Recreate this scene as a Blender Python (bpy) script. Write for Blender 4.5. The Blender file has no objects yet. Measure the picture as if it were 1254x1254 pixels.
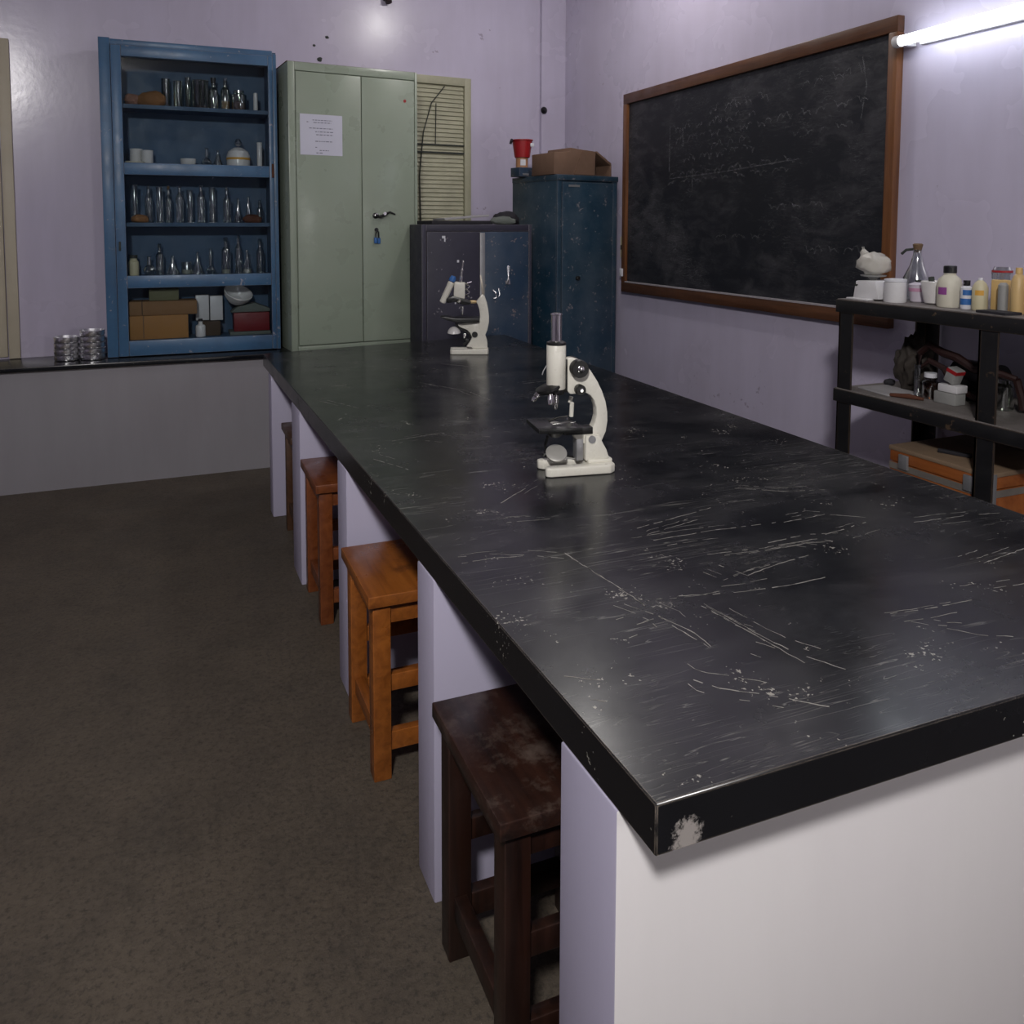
import bpy, bmesh, math, random
from mathutils import Matrix, Vector, noise as mnoise
random.seed(7)
scene = bpy.context.scene
COL = scene.collection
PI = math.pi

# ------------------------------------------------------------------ materials
def _nt(name):
    m = bpy.data.materials.new(name); m.use_nodes = True
    nt = m.node_tree
    for n in list(nt.nodes): nt.nodes.remove(n)
    out = nt.nodes.new('ShaderNodeOutputMaterial')
    return m, nt, out
def N(nt, typ, **kw):
    n = nt.nodes.new(typ)
    for k, v in kw.items():
        if k.startswith('i_'):
            n.inputs[k[2:].replace('_', ' ')].default_value = v
        else: setattr(n, k, v)
    return n
def L(nt, a, b): nt.links.new(a, b)
def rgba(c): return (c[0], c[1], c[2], 1)
def noise(nt, vec, scale, detail=4, rough=.55, dist=0.0):
    n = N(nt, 'ShaderNodeTexNoise'); n.inputs['Scale'].default_value = scale
    n.inputs['Detail'].default_value = detail; n.inputs['Roughness'].default_value = rough
    n.inputs['Distortion'].default_value = dist
    if vec is not None: L(nt, vec, n.inputs['Vector'])
    return n.outputs['Fac']
def ramp(nt, fac, stops):
    r = N(nt, 'ShaderNodeValToRGB'); e = r.color_ramp.elements
    while len(e) < len(stops): e.new(0.5)
    for el, (p, c) in zip(e, stops):
        el.position = p; el.color = rgba(c) if not isinstance(c, (int, float)) else (c, c, c, 1)
    L(nt, fac, r.inputs['Fac']); return r.outputs['Color']
def mixc(nt, fac, a, b):
    m = N(nt, 'ShaderNodeMix', data_type='RGBA')
    if isinstance(fac, (int, float)): m.inputs['Factor'].default_value = fac
    else: L(nt, fac, m.inputs['Factor'])
    for v, s in ((a, 'A'), (b, 'B')):
        sock = [i for i in m.inputs if i.name == s and i.type == 'RGBA'][0]
        if isinstance(v, tuple): sock.default_value = rgba(v)
        else: L(nt, v, sock)
    return [o for o in m.outputs if o.type == 'RGBA'][0]
def mth(nt, op, a, b=None, clamp=False):
    m = N(nt, 'ShaderNodeMath', operation=op); m.use_clamp = clamp
    for i, v in enumerate((a, b)):
        if v is None: continue
        if isinstance(v, (int, float)): m.inputs[i].default_value = v
        else: L(nt, v, m.inputs[i])
    return m.outputs[0]
def coords(nt, scale=(1, 1, 1), rot=(0, 0, 0), kind='Object'):
    t = N(nt, 'ShaderNodeTexCoord'); m = N(nt, 'ShaderNodeMapping')
    m.inputs['Scale'].default_value = scale; m.inputs['Rotation'].default_value = rot
    L(nt, t.outputs[kind], m.inputs['Vector']); return m.outputs['Vector']
def edge_mask(nt, radius):
    b = N(nt, 'ShaderNodeBevel', samples=4); b.inputs['Radius'].default_value = radius
    g = N(nt, 'ShaderNodeNewGeometry')
    d = N(nt, 'ShaderNodeVectorMath', operation='DOT_PRODUCT')
    L(nt, b.outputs[0], d.inputs[0]); L(nt, g.outputs['Normal'], d.inputs[1])
    return mth(nt, 'SUBTRACT', 1.0, d.outputs['Value'], True)
def principled(nt, out, col, rough, metal=0, spec=.5, bump=None, bstr=.2, bdist=.002):
    p = N(nt, 'ShaderNodeBsdfPrincipled')
    if isinstance(col, tuple): p.inputs['Base Color'].default_value = rgba(col)
    else: L(nt, col, p.inputs['Base Color'])
    if isinstance(rough, (int, float)): p.inputs['Roughness'].default_value = rough
    else: L(nt, rough, p.inputs['Roughness'])
    p.inputs['Metallic'].default_value = metal
    p.inputs['Specular IOR Level'].default_value = spec
    if bump is not None:
        b = N(nt, 'ShaderNodeBump'); b.inputs['Strength'].default_value = bstr; b.inputs['Distance'].default_value = bdist
        L(nt, bump, b.inputs['Height']); L(nt, b.outputs[0], p.inputs['Normal'])
    L(nt, p.outputs[0], out.inputs['Surface']); return p
def plain(name, col, rough=.5, metal=0, var=.18, scale=9, spec=.5, chip=None, chip_amt=.0, bstr=.15, dust=None, dust_amt=0):
    """painted / moulded surface with mottling, optional chips (colour chip) on edges and in spots"""
    m, nt, out = _nt(name); v = coords(nt)
    n = noise(nt, v, scale, 5)
    c = mixc(nt, n, tuple(x * (1 - var) for x in col), tuple(min(1, x * (1 + var)) for x in col))
    if dust:
        n2 = noise(nt, v, scale * .6, 6, .7)
        c = mixc(nt, mth(nt, 'MULTIPLY', ramp(nt, n2, [(.42, 0), (.72, 1)]), dust_amt), c, dust)
    if chip:
        n3 = noise(nt, v, 60, 4, .65)
        n4 = noise(nt, v, 14, 3, .6)
        sp = ramp(nt, mth(nt, 'MULTIPLY', n3, n4), [(.40 - chip_amt * .1, 0), (.43 - chip_amt * .1, 1)])
        em = ramp(nt, mth(nt, 'MULTIPLY', edge_mask(nt, .006), n3), [(.03, 0), (.08, 1)])
        c = mixc(nt, mth(nt, 'MULTIPLY', mth(nt, 'MAXIMUM', sp, em), .8), c, chip)
    rr = ramp(nt, noise(nt, v, scale * 2.3, 4), [(.3, max(.04, rough - .08)), (.7, min(1, rough + .1))])
    principled(nt, out, c, rr, metal, spec, noise(nt, v, scale * 8, 4), bstr)
    return m
def wood(name, c1, c2, rough=.4, axis='Z', stain=None, st=(.55, .72)):
    m, nt, out = _nt(name)
    sc = {'X': (1.5, 22, 22), 'Y': (22, 1.5, 22), 'Z': (22, 22, 1.5)}[axis]
    v = coords(nt, sc); n = noise(nt, v, 1.6, 5, .6, .6); v2 = coords(nt)
    c = mixc(nt, ramp(nt, n, [(.3, 0), (.7, 1)]), c1, c2)
    if stain:
        n2 = noise(nt, v2, 13, 7, .78); c = mixc(nt, ramp(nt, n2, [(st[0], 0), (st[1], .8)]), c, stain)
        em = ramp(nt, mth(nt, 'MULTIPLY', edge_mask(nt, .004), noise(nt, v2, 25)), [(.02, 0), (.09, .5)])
        c = mixc(nt, em, c, tuple(min(1, x * 2.2 + .02) for x in c2))
    principled(nt, out, c, ramp(nt, noise(nt, v2, 12), [(.3, rough - .1), (.7, rough + .15)]), 0, .5, n, .2, .001)
    return m
def glass(name, tint=(.9, .95, .95), gl=.05, alpha=.85, edge=1.0, base=.16):
    """thin-walled clear glass: mostly see-through, mirror-like towards its silhouette"""
    m, nt, out = _nt(name)
    lw = N(nt, 'ShaderNodeLayerWeight'); lw.inputs['Blend'].default_value = .35
    t = N(nt, 'ShaderNodeBsdfTransparent'); t.inputs[0].default_value = rgba(tuple(x * alpha for x in tint))
    g = N(nt, 'ShaderNodeBsdfGlossy'); g.inputs['Roughness'].default_value = gl; g.inputs[0].default_value = (1, 1, 1, 1)
    f = mth(nt, 'ADD', mth(nt, 'MULTIPLY', lw.outputs['Facing'], edge), base)
    mx = N(nt, 'ShaderNodeMixShader'); L(nt, f, mx.inputs[0]); L(nt, t.outputs[0], mx.inputs[1]); L(nt, g.outputs[0], mx.inputs[2])
    L(nt, mx.outputs[0], out.inputs['Surface']); return m
def emissive(name, col, st):
    m, nt, out = _nt(name); e = N(nt, 'ShaderNodeEmission'); e.inputs[0].default_value = rgba(col); e.inputs[1].default_value = st
    L(nt, e.outputs[0], out.inputs['Surface']); return m
def wall_mat(name, col, rough=.42, streak=.1, dirt=(.30, .24, .27), dirt_amt=.25):
    m, nt, out = _nt(name); v = coords(nt); vs = coords(nt, (3.5, 3.5, .55))
    n = noise(nt, vs, 3.0, 5, .6); n2 = noise(nt, v, 1.3, 4, .6)
    c = mixc(nt, n, tuple(x * (1 - streak) for x in col), tuple(min(1, x * (1 + streak)) for x in col))
    c = mixc(nt, mth(nt, 'MULTIPLY', ramp(nt, n2, [(.4, 0), (.85, 1)]), dirt_amt), c, dirt)
    sp = ramp(nt, mth(nt, 'MULTIPLY', noise(nt, v, 26, 3, .6), noise(nt, v, 3, 2)), [(.445, 0), (.47, .45)])
    c = mixc(nt, sp, c, (.14, .10, .13))
    principled(nt, out, c, ramp(nt, n2, [(.3, rough - .05), (.7, rough + .08)]), 0, .5, noise(nt, v, 30, 4, .5), .09, .003)
    return m

def stone_mat():
    """black polished bench top: dull smears with reflected haze painted in, long scratches, chips along its edges"""
    m, nt, out = _nt('black_stone'); v = coords(nt)
    base = mixc(nt, noise(nt, v, 3.2, 6, .65), (.0032, .0036, .005), (.0095, .0105, .014))
    sm = ramp(nt, mth(nt, 'MULTIPLY', noise(nt, coords(nt, (1.2, 3.0, 1)), 2.2, 6, .7, .8), noise(nt, v, 1.3, 3)), [(.20, 0), (.40, 1)])
    gg = N(nt, 'ShaderNodeNewGeometry'); sx_ = N(nt, 'ShaderNodeSeparateXYZ'); L(nt, gg.outputs['Normal'], sx_.inputs[0])
    topm = mth(nt, 'GREATER_THAN', sx_.outputs[2], .9)
    c = mixc(nt, mth(nt, 'MULTIPLY', mth(nt, 'MULTIPLY', sm, .30), topm), base, (.105, .103, .105))  # grey mixed into the top's colour as smears and reflected haze
    # fine hair scratches, several directions
    tot = None
    for (rz, sx, sy, amt, lo, sc) in ((.25, 1.6, 30, .45, .008, 1.3), (-.5, 1.4, 26, .40, .006, 1.4), (1.1, 1.5, 22, .3, .005, 1.2), (.05, 4, 70, .38, .010, 1.5)):
        vv = coords(nt, (sx, sy, 14), (0, 0, rz))
        q = mth(nt, 'ABSOLUTE', mth(nt, 'SUBTRACT', noise(nt, vv, sc, 2, .5, .7), .5))
        line = ramp(nt, q, [(0.0, 1), (lo, 0)])
        msk = ramp(nt, noise(nt, coords(nt, (1, 1, 1), (0, 0, rz), ), 2.6 + rz, 4, .6), [(.53, 0), (.62, amt)])
        s = mth(nt, 'MULTIPLY', line, msk)
        tot = s if tot is None else mth(nt, 'MAXIMUM', tot, s)
    c = mixc(nt, mth(nt, 'MULTIPLY', tot, topm), c, (.34, .33, .30))
    n3 = noise(nt, v, 130, 3, .65); n4 = noise(nt, v, 9, 4, .7)
    sp = ramp(nt, mth(nt, 'MULTIPLY', n3, n4), [(.39, 0), (.405, .8)])
    c = mixc(nt, sp, c, (.40, .38, .33))
    vd = N(nt, 'ShaderNodeVectorMath', operation='DISTANCE'); L(nt, v, vd.inputs[0]); vd.inputs[1].default_value = (-.612, -1.73, .705)
    ch = mth(nt, 'SUBTRACT', mth(nt, 'MULTIPLY', noise(nt, v, 70, 5, .8), .060), vd.outputs['Value'])
    c = mixc(nt, ramp(nt, ch, [(.008, 0), (.016, .9)]), c, (.36, .33, .31))
    em = ramp(nt, mth(nt, 'MULTIPLY', edge_mask(nt, .006), noise(nt, v, 30, 5, .8)), [(.068, 0), (.098, .95)])
    c = mixc(nt, em, c, (.36, .30, .24))
    r = ramp(nt, noise(nt, v, 5, 6, .7), [(.3, .15), (.7, .31)])
    principled(nt, out, c, r, 0, .4, noise(nt, v, 40, 5, .6), .02, .002)
    return m

def floor_mat():
    m, nt, out = _nt('worn_concrete'); v = coords(nt)
    c = mixc(nt, ramp(nt, noise(nt, v, 1.1, 5, .6), [(.3, 0), (.7, 1)]), (.078, .062, .046), (.112, .090, .067))
    c = mixc(nt, mth(nt, 'MULTIPLY', ramp(nt, noise(nt, v, 4.5, 7, .75), [(.36, 1), (.58, 0)]), .55), c, (.048, .041, .034))
    c = mixc(nt, ramp(nt, noise(nt, v, 34, 6, .8), [(.40, 0), (.62, .5)]), c, (.13, .105, .080))
    c = mixc(nt, ramp(nt, noise(nt, v, 75, 4, .8), [(.36, .7), (.5, 0)]), c, (.036, .031, .026))
    principled(nt, out, c, ramp(nt, noise(nt, v, 3, 5), [(.3, .5), (.7, .75)]), 0, .4, noise(nt, v, 60, 6, .7), .45, .006)
    return m
def board_mat():
    m, nt, out = _nt('chalkboard_slate'); v = coords(nt, (1, 1.4, 3.0)); vv = coords(nt)
    c = mixc(nt, noise(nt, vv, 2.0, 4), (.008, .009, .013), (.014, .0155, .021))
    sm = ramp(nt, mth(nt, 'MULTIPLY', noise(nt, v, 5.5, 7, .72, .6), noise(nt, vv, 1.7, 3)), [(.22, 0), (.40, .20)])
    c = mixc(nt, sm, c, (.22, .21, .22))
    tot = None
    for rx, sc in ((.3, 2.0), (-.25, 2.6), (1.2, 1.8)):
        w = coords(nt, (1, 4, 22), (rx, 0, 0))
        q = mth(nt, 'ABSOLUTE', mth(nt, 'SUBTRACT', noise(nt, w, sc, 3, .5, 1.0), .5))
        s = mth(nt, 'MULTIPLY', ramp(nt, q, [(0, 1), (.012, 0)]), ramp(nt, noise(nt, vv, 3.5 + rx, 3), [(.5, 0), (.66, .16)]))
        tot = s if tot is None else mth(nt, 'MAXIMUM', tot, s)
    c = mixc(nt, tot, c, (.45, .44, .44))
    principled(nt, out, c, .5, 0, .35, noise(nt, vv, 70, 3), .06)
    return m
def chalk_mat():
    m, nt, out = _nt('faint_chalk'); v = coords(nt)
    d = N(nt, 'ShaderNodeBsdfDiffuse'); d.inputs[0].default_value = (.55, .55, .57, 1)
    t = N(nt, 'ShaderNodeBsdfTransparent'); mx = N(nt, 'ShaderNodeMixShader')
    L(nt, ramp(nt, noise(nt, v, 55, 4, .7), [(.36, .0), (.70, .27)]), mx.inputs[0])
    L(nt, t.outputs[0], mx.inputs[1]); L(nt, d.outputs[0], mx.inputs[2]); L(nt, mx.outputs[0], out.inputs['Surface'])
    return m

M = {}
M['wall'] = wall_mat('lavender_gloss_paint', (.525, .485, .615), .235)
M['ledge_wall'] = wall_mat('grey_lavender_plaster', (.275, .265, .285), .6)
M['pier'] = wall_mat('pale_lavender_plaster', (.44, .415, .545), .5, .06, (.48, .43, .5), .3)
M['ceiling'] = plain('white_distemper', (.62, .60, .62), .8)
M['floor'] = floor_mat()
M['stone'] = stone_mat()
M['scratch'] = plain('pale_scratch', (.27, .255, .225), .6, 0, .4, 40)
M['pier_white'] = wall_mat('white_plaster_face', (.74, .715, .715), .5, .04, (.62, .57, .63), .3)
M['blue'] = plain('blue_gloss_paint', (.052, .135, .255), .38, 0, .25, 5, chip=(.35, .33, .36), chip_amt=.15, dust=(.03, .055, .11), dust_amt=.5)
M['blue_shade'] = plain('blue_shaded_paint', (.030, .075, .145), .55, 0, .25, 5)  # darker copy of the cabinet blue, interior shade put into the colour
M['green'] = plain('pale_green_enamel', (.285, .335, .265), .30, 0, .08, 2.5, dust=(.33, .36, .29), dust_amt=.4)
M['seam'] = plain('dark_seam_rubber', (.03, .035, .03), .7)
M['navy'] = plain('dark_purple_navy_paint', (.030, .028, .048), .55, 0, .25, 6, chip=(.30, .28, .3), chip_amt=.2)
M['navyblue'] = plain('deep_blue_worn_paint', (.018, .040, .078), .38, 0, .35, 5, chip=(.24, .19, .18), chip_amt=.5, dust=(.06, .08, .115), dust_amt=.85)
M['teal'] = plain('teal_blue_locker_paint', (.012, .038, .066), .36, 0, .3, 4, chip=(.20, .18, .19), chip_amt=.55, dust=(.065, .09, .12), dust_amt=.9)
M['cream'] = plain('cream_shutter_paint', (.47, .42, .32), .5, 0, .12, 6)
M['olive'] = plain('olive_cream_louvre_paint', (.42, .41, .29), .5, 0, .15, 8, dust=(.25, .24, .17), dust_amt=.5)
M['framewood'] = wood('chalkboard_frame_wood', (.055, .022, .011), (.12, .048, .02), .42, 'Y')
M['framewood_v'] = wood('chalkboard_lit_stile_wood', (.085, .032, .013), (.20, .078, .025), .42, 'Z')  # oranger than the rails, the lit near side painted into the wood colour
M['board'] = board_mat(); M['chalk'] = chalk_mat()
M['dust'] = plain('chalk_dust_ledge', (.34, .31, .33), .8, 0, .3, 30)
M['rack'] = plain('black_worn_rack_paint', (.010, .010, .011), .42, 0, .3, 9, chip=(.10, .065, .04), chip_amt=.25)
M['rackshelf'] = plain('dusty_rack_sheet', (.15, .135, .125), .55, 0, .3, 7, dust=(.28, .25, .24), dust_amt=.6)
M['st_dark_seat'] = wood('dusty_dark_brown_seat_wood', (.010, .004, .003), (.034, .012, .007), .40, 'Y', (.10, .072, .058), (.50, .70))
M['st_dark'] = wood('very_dark_brown_stool_wood', (.008, .0035, .0025), (.028, .010, .006), .40, 'Z', (.05, .030, .022), (.58, .76))
M['st_orange'] = wood('orange_varnished_wood', (.17, .048, .008), (.31, .098, .017), .34, 'Y', (.07, .022, .008))
M['st_red'] = wood('red_brown_varnished_wood', (.115, .028, .008), (.20, .058, .016), .34, 'Y', (.05, .014, .006))
M['st_brown'] = wood('brown_stool_wood', (.05, .022, .010), (.09, .04, .018), .45, 'Y')
M['white_enamel'] = plain('cream_white_enamel', (.72, .70, .62), .30, 0, .06, 14, dust=(.52, .48, .38), dust_amt=.25)
M['black_metal'] = plain('satin_black_metal', (.010, .010, .010), .35, 0, .2, 15)
M['chrome'] = plain('polished_chrome', (.86, .85, .82), .10, 1, .05, 10, bstr=.02)
M['steel'] = plain('stainless_steel', (.86, .86, .88), .24, 1, .06, 10, bstr=.03)
M['dullsteel'] = plain('dull_grey_steel', (.33, .33, .34), .45, .6, .2, 12)
M['mirror_grey'] = plain('dusty_grey_mirror', (.42, .41, .38), .35, .3, .15, 25)
M['brass'] = plain('tarnished_brass', (.45, .33, .18), .4, .8, .2, 20)
M['rust'] = plain('rusty_iron', (.10, .035, .018), .8, .2, .4, 30)
M['paper'] = plain('white_notice_paper', (.60, .60, .70), .8, 0, .05, 10)
M['ink'] = plain('faded_printed_ink', (.16, .16, .22), .8)
M['glass'] = glass('clear_glass', gl=.10, alpha=.80); M['glass_green'] = glass('greenish_old_glass', (.75, .82, .72), .10, .72)
M['glass_pane'] = glass('cabinet_pane_glass', (.93, .96, .97), .04, .95, .25, .012)
M['amber'] = glass('amber_glass', (.55, .28, .10), .08, .7)
M['cork'] = plain('brown_cork', (.14, .085, .045), .8)
M['cardboard'] = plain('brown_cardboard', (.255, .135, .058), .75, 0, .2, 8, dust=(.19, .10, .045), dust_amt=.5)
M['cardboard_orange'] = plain('orange_cardboard', (.36, .17, .05), .7, 0, .15, 8)
M['cardboard_dark'] = plain('dull_brown_cardboard', (.165, .095, .062), .8, 0, .2, 7, dust=(.11, .065, .042), dust_amt=.5)
M['cardboard_in'] = plain('dark_cardboard_inside', (.065, .042, .027), .85)
M['olivebox'] = plain('olive_card', (.15, .15, .08), .7)
M['red'] = plain('red_plastic', (.33, .012, .016), .35)
M['maroon'] = plain('maroon_box_paper', (.17, .008, .012), .5)
M['blackplastic'] = plain('black_plastic', (.008, .008, .009), .35)
M['whiteplastic'] = plain('white_plastic', (.66, .65, .66), .4, 0, .08, 15, dust=(.45, .43, .42), dust_amt=.3)
M['lilacplastic'] = plain('lilac_white_plastic', (.58, .53, .60), .4, 0, .1, 15)
M['greyplastic'] = plain('grey_plastic', (.28, .28, .27), .5)
M['porcelain'] = plain('white_porcelain', (.70, .68, .67), .22, 0, .06, 14, dust=(.45, .42, .38), dust_amt=.3)
def film(name):
    m, nt, out = _nt(name)
    d = N(nt, 'ShaderNodeBsdfPrincipled'); d.inputs['Base Color'].default_value = (.72, .69, .62, 1); d.inputs['Roughness'].default_value = .25
    t = N(nt, 'ShaderNodeBsdfTransparent'); mx = N(nt, 'ShaderNodeMixShader'); mx.inputs[0].default_value = .55
    L(nt, t.outputs[0], mx.inputs[1]); L(nt, d.outputs[0], mx.inputs[2]); L(nt, mx.outputs[0], out.inputs['Surface']); return m
M['bag'] = film('cloudy_plastic_film')
M['cream_liquid'] = plain('cream_powder_in_bottle', (.60, .57, .47), .5, 0, .1, 12)
M['yellowlabel'] = plain('pale_yellow_plastic', (.55, .50, .33), .45, 0, .1, 12)
M['yellowbox'] = plain('golden_yellow_card', (.62, .42, .17), .6, 0, .1, 9)
M['tanplastic'] = plain('tan_yellow_plastic', (.60, .42, .19), .4, 0, .12, 9)
M['orangeplastic'] = plain('tan_orange_plastic', (.45, .23, .12), .45, 0, .15, 9)
M['purple'] = plain('magenta_label', (.26, .06, .26), .6); M['bluelabel'] = plain('bright_blue_label', (.03, .13, .38), .55)
M['orangelabel'] = plain('orange_label', (.62, .33, .05), .6)
M['pinklabel'] = plain('pink_label', (.50, .26, .38), .6)
M['whitelabel'] = plain('white_label', (.66, .66, .70), .6)
M['dkbrown'] = plain('dark_brown_lumpy_cloth', (.032, .025, .020), .8, 0, .4, 22)
M['dkred'] = plain('dark_red_brown_strap', (.022, .007, .006), .5)
M['tan_lump'] = plain('brown_lumpy_cloth', (.22, .10, .035), .8, 0, .3, 18)
M['pinkbrown'] = plain('pinkish_clay', (.26, .13, .09), .75, 0, .3, 18)
M['greycloth'] = plain('grey_green_sheet', (.12, .135, .12), .75, 0, .25, 10)
M['darkcloth'] = plain('black_folded_cloth', (.014, .013, .018), .8, 0, .3, 15)
M['sheet'] = plain('pale_grey_board', (.36, .35, .36), .5, 0, .2, 8)
M['case'] = wood('orange_plywood_case', (.24, .065, .016), (.36, .115, .028), .4, 'Y')
M['case_top'] = plain('dusty_plywood_lid', (.26, .18, .115), .6, 0, .25, 6, dust=(.13, .085, .055), dust_amt=.6)
M['alu'] = plain('dull_aluminium_strip', (.42, .38, .33), .45, .7, .2, 16)
M['switch'] = plain('yellowed_plastic', (.55, .50, .33), .5)
M['tube'] = emissive('fluorescent_tube_glow', (.88, .95, 1.0), 11.0)
M['skypane'] = plain('pale_window_glass', (.5, .55, .6), .2)

# ------------------------------------------------------------------ mesh builder
class MB:
    def __init__(s): s.bm = bmesh.new(); s.xf = Matrix.Identity(4)
    def _done(s, vs):
        if s.xf != Matrix.Identity(4): bmesh.ops.transform(s.bm, matrix=s.xf, verts=list(vs))
        return s
    def box(s, x0, x1, y0, y1, z0, z1, bev=0, seg=2):
        r = bmesh.ops.create_cube(s.bm, size=1); vs = r['verts']
        for v in vs: v.co = Vector(((x0 + x1) / 2 + v.co.x * (x1 - x0), (y0 + y1) / 2 + v.co.y * (y1 - y0), (z0 + z1) / 2 + v.co.z * (z1 - z0)))
        if bev:
            es = set(e for v in vs for e in v.link_edges)
            rr = bmesh.ops.bevel(s.bm, geom=list(es), offset=bev, segments=seg, affect='EDGES', profile=.5)
            vs = set(vs_ for vs_ in vs if vs_.is_valid) | set(rr['verts'])
        return s._done(vs)
    def poly(s, pts, z0, z1, axis='Z', bev=0, seg=2):
        """prism: pts 2-D outline; axis Z: (x,y); axis Y: (x,z) extruded over y"""
        def P(p, h): return (p[0], p[1], h) if axis == 'Z' else ((p[0], h, p[1]) if axis == 'Y' else (h, p[0], p[1]))
        a = [s.bm.verts.new(P(p, z0)) for p in pts]; b = [s.bm.verts.new(P(p, z1)) for p in pts]
        fs = [s.bm.faces.new(a), s.bm.faces.new(b)]
        n = len(pts)
        for i in range(n): fs.append(s.bm.faces.new((a[i], a[(i + 1) % n], b[(i + 1) % n], b[i])))
        bmesh.ops.recalc_face_normals(s.bm, faces=fs)
        vs = set(a + b)
        if bev:
            es = [e for e in set(e for v in vs for e in v.link_edges)]
            rr = bmesh.ops.bevel(s.bm, geom=es, offset=bev, segments=seg, affect='EDGES', profile=.5)
            vs = set(v for v in vs if v.is_valid) | set(rr['verts'])
        return s._done(vs)
    def lathe(s, prof, o=(0, 0, 0), d=(0, 0, 1), seg=24, cap=True):
        """prof: list of (radius, height) along direction d from o"""
        q = Vector((0, 0, 1)).rotation_difference(Vector(d).normalized()).to_matrix()
        o = Vector(o); rings = []; allv = []
        for r, h in prof:
            ring = [s.bm.verts.new(o + q @ Vector((r * math.cos(2 * PI * i / seg), r * math.sin(2 * PI * i / seg), h))) for i in range(seg)]
            rings.append(ring); allv += ring
        fs = []
        for a, b in zip(rings, rings[1:]):
            for i in range(seg): fs.append(s.bm.faces.new((a[i], a[(i + 1) % seg], b[(i + 1) % seg], b[i])))
        if cap:
            if prof[0][0] > 1e-5: fs.append(s.bm.faces.new(rings[0][::-1]))
            if prof[-1][0] > 1e-5: fs.append(s.bm.faces.new(rings[-1]))
        bmesh.ops.recalc_face_normals(s.bm, faces=fs)
        return s._done(allv)
    def cyl(s, p0, p1, r0, r1=None, seg=20):
        d = Vector(p1) - Vector(p0); r1 = r0 if r1 is None else r1
        return s.lathe([(r0, 0), (r1, d.length)], p0, d, seg)
    def tube(s, pts, r, seg=8):
        pts = [Vector(p) for p in pts]; allv = []; rings = []; fs = []
        up = Vector((.13, .27, .95))
        for i, p in enumerate(pts):
            t = (pts[min(i + 1, len(pts) - 1)] - pts[max(i - 1, 0)]).normalized()
            a = t.cross(up).normalized(); b = t.cross(a)
            rr = r[i] if isinstance(r, (list, tuple)) else r
            ring = [s.bm.verts.new(p + a * rr * math.cos(2 * PI * k / seg) + b * rr * math.sin(2 * PI * k / seg)) for k in range(seg)]
            rings.append(ring); allv += ring
        for a, b in zip(rings, rings[1:]):
            for i in range(seg): fs.append(s.bm.faces.new((a[i], a[(i + 1) % seg], b[(i + 1) % seg], b[i])))
        fs.append(s.bm.faces.new(rings[0][::-1])); fs.append(s.bm.faces.new(rings[-1]))
        bmesh.ops.recalc_face_normals(s.bm, faces=fs)
        return s._done(allv)
    def blob(s, c, r, amp=.2, freq=2.0, sub=3, seed=0, flat=None):
        rr = bmesh.ops.create_icosphere(s.bm, subdivisions=sub, radius=1); vs = rr['verts']
        for v in vs:
            k = 1 + amp * mnoise.noise(v.co * freq + Vector((seed * 3.1, seed * 1.7, seed)))+ amp * .5 * mnoise.noise(v.co * freq * 2.7 + Vector((seed, 0, 5)))
            p = v.co * k
            v.co = Vector((c[0] + p.x * r[0], c[1] + p.y * r[1], c[2] + p.z * r[2]))
            if flat is not None and v.co.z < flat: v.co.z = flat
        return s._done(vs)
    def quad(s, pts):
        vs = [s.bm.verts.new(p) for p in pts]; s.bm.faces.new(vs); return s._done(vs)
    def build(s, name, mat, parent=None, smooth=True, ang=35):
        me = bpy.data.meshes.new(name); s.bm.to_mesh(me); s.bm.free()
        o = bpy.data.objects.new(name, me); COL.objects.link(o)
        me.materials.append(M[mat] if isinstance(mat, str) else mat)
        if smooth:
            for p in me.polygons: p.use_smooth = True
            me.set_sharp_from_angle(angle=math.radians(ang))
        if parent: o.parent = parent
        return o
def tag(o, label, cat, group=None):
    o['label'] = label; o['category'] = cat
    if group: o['group'] = group
    return o
def thing(name, loc, label, cat, rz=0, group=None):
    o = bpy.data.objects.new(name, None); COL.objects.link(o); o.empty_display_size = .05
    o.location = loc; o.rotation_euler = (0, 0, rz); return tag(o, label, cat, group)
def struct(o): o['kind'] = 'structure'; return o
def T(x, y, z): return Matrix.Translation((x, y, z))
def R(a, ax): return Matrix.Rotation(a, 4, ax)

# ------------------------------------------------------------------ the room
PHI = math.atan(.0958)                       # the far wall is not quite square to the bench
def wy(x): return 5.04 + .0958 * (x + .8)    # y of the far wall's face at x
XR = 2.775
struct(MB().box(-2.7, 2.95, -2.75, 5.7, -.12, 0).build('floor', 'floor', smooth=False))
struct(MB().box(-2.7, 2.95, -2.75, 5.7, 3.3, 3.4).build('ceiling', 'ceiling', smooth=False))
struct(MB().poly([(-2.7, wy(-2.7)), (2.95, wy(2.95)), (2.95, wy(2.95) + .2), (-2.7, wy(-2.7) + .2)], 0, 3.3).build('wall_back', 'wall', smooth=False))
struct(MB().box(XR, XR + .15, -2.75, wy(XR), 0, 3.3).build('wall_right', 'wall', smooth=False))
struct(MB().box(-2.7, -2.55, -2.75, wy(-2.55), 0, 3.3).build('wall_left', 'wall', smooth=False))
struct(MB().box(-2.55, XR, -2.75, -2.6, 0, 3.3).build('wall_front', 'wall', smooth=False))
struct(MB().poly([(2.572, wy(2.572) - .035), (XR, wy(XR) - .035), (XR, wy(XR)), (2.572, wy(2.572))], 0, 3.3).build('trim_1', 'wall', smooth=False))

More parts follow.
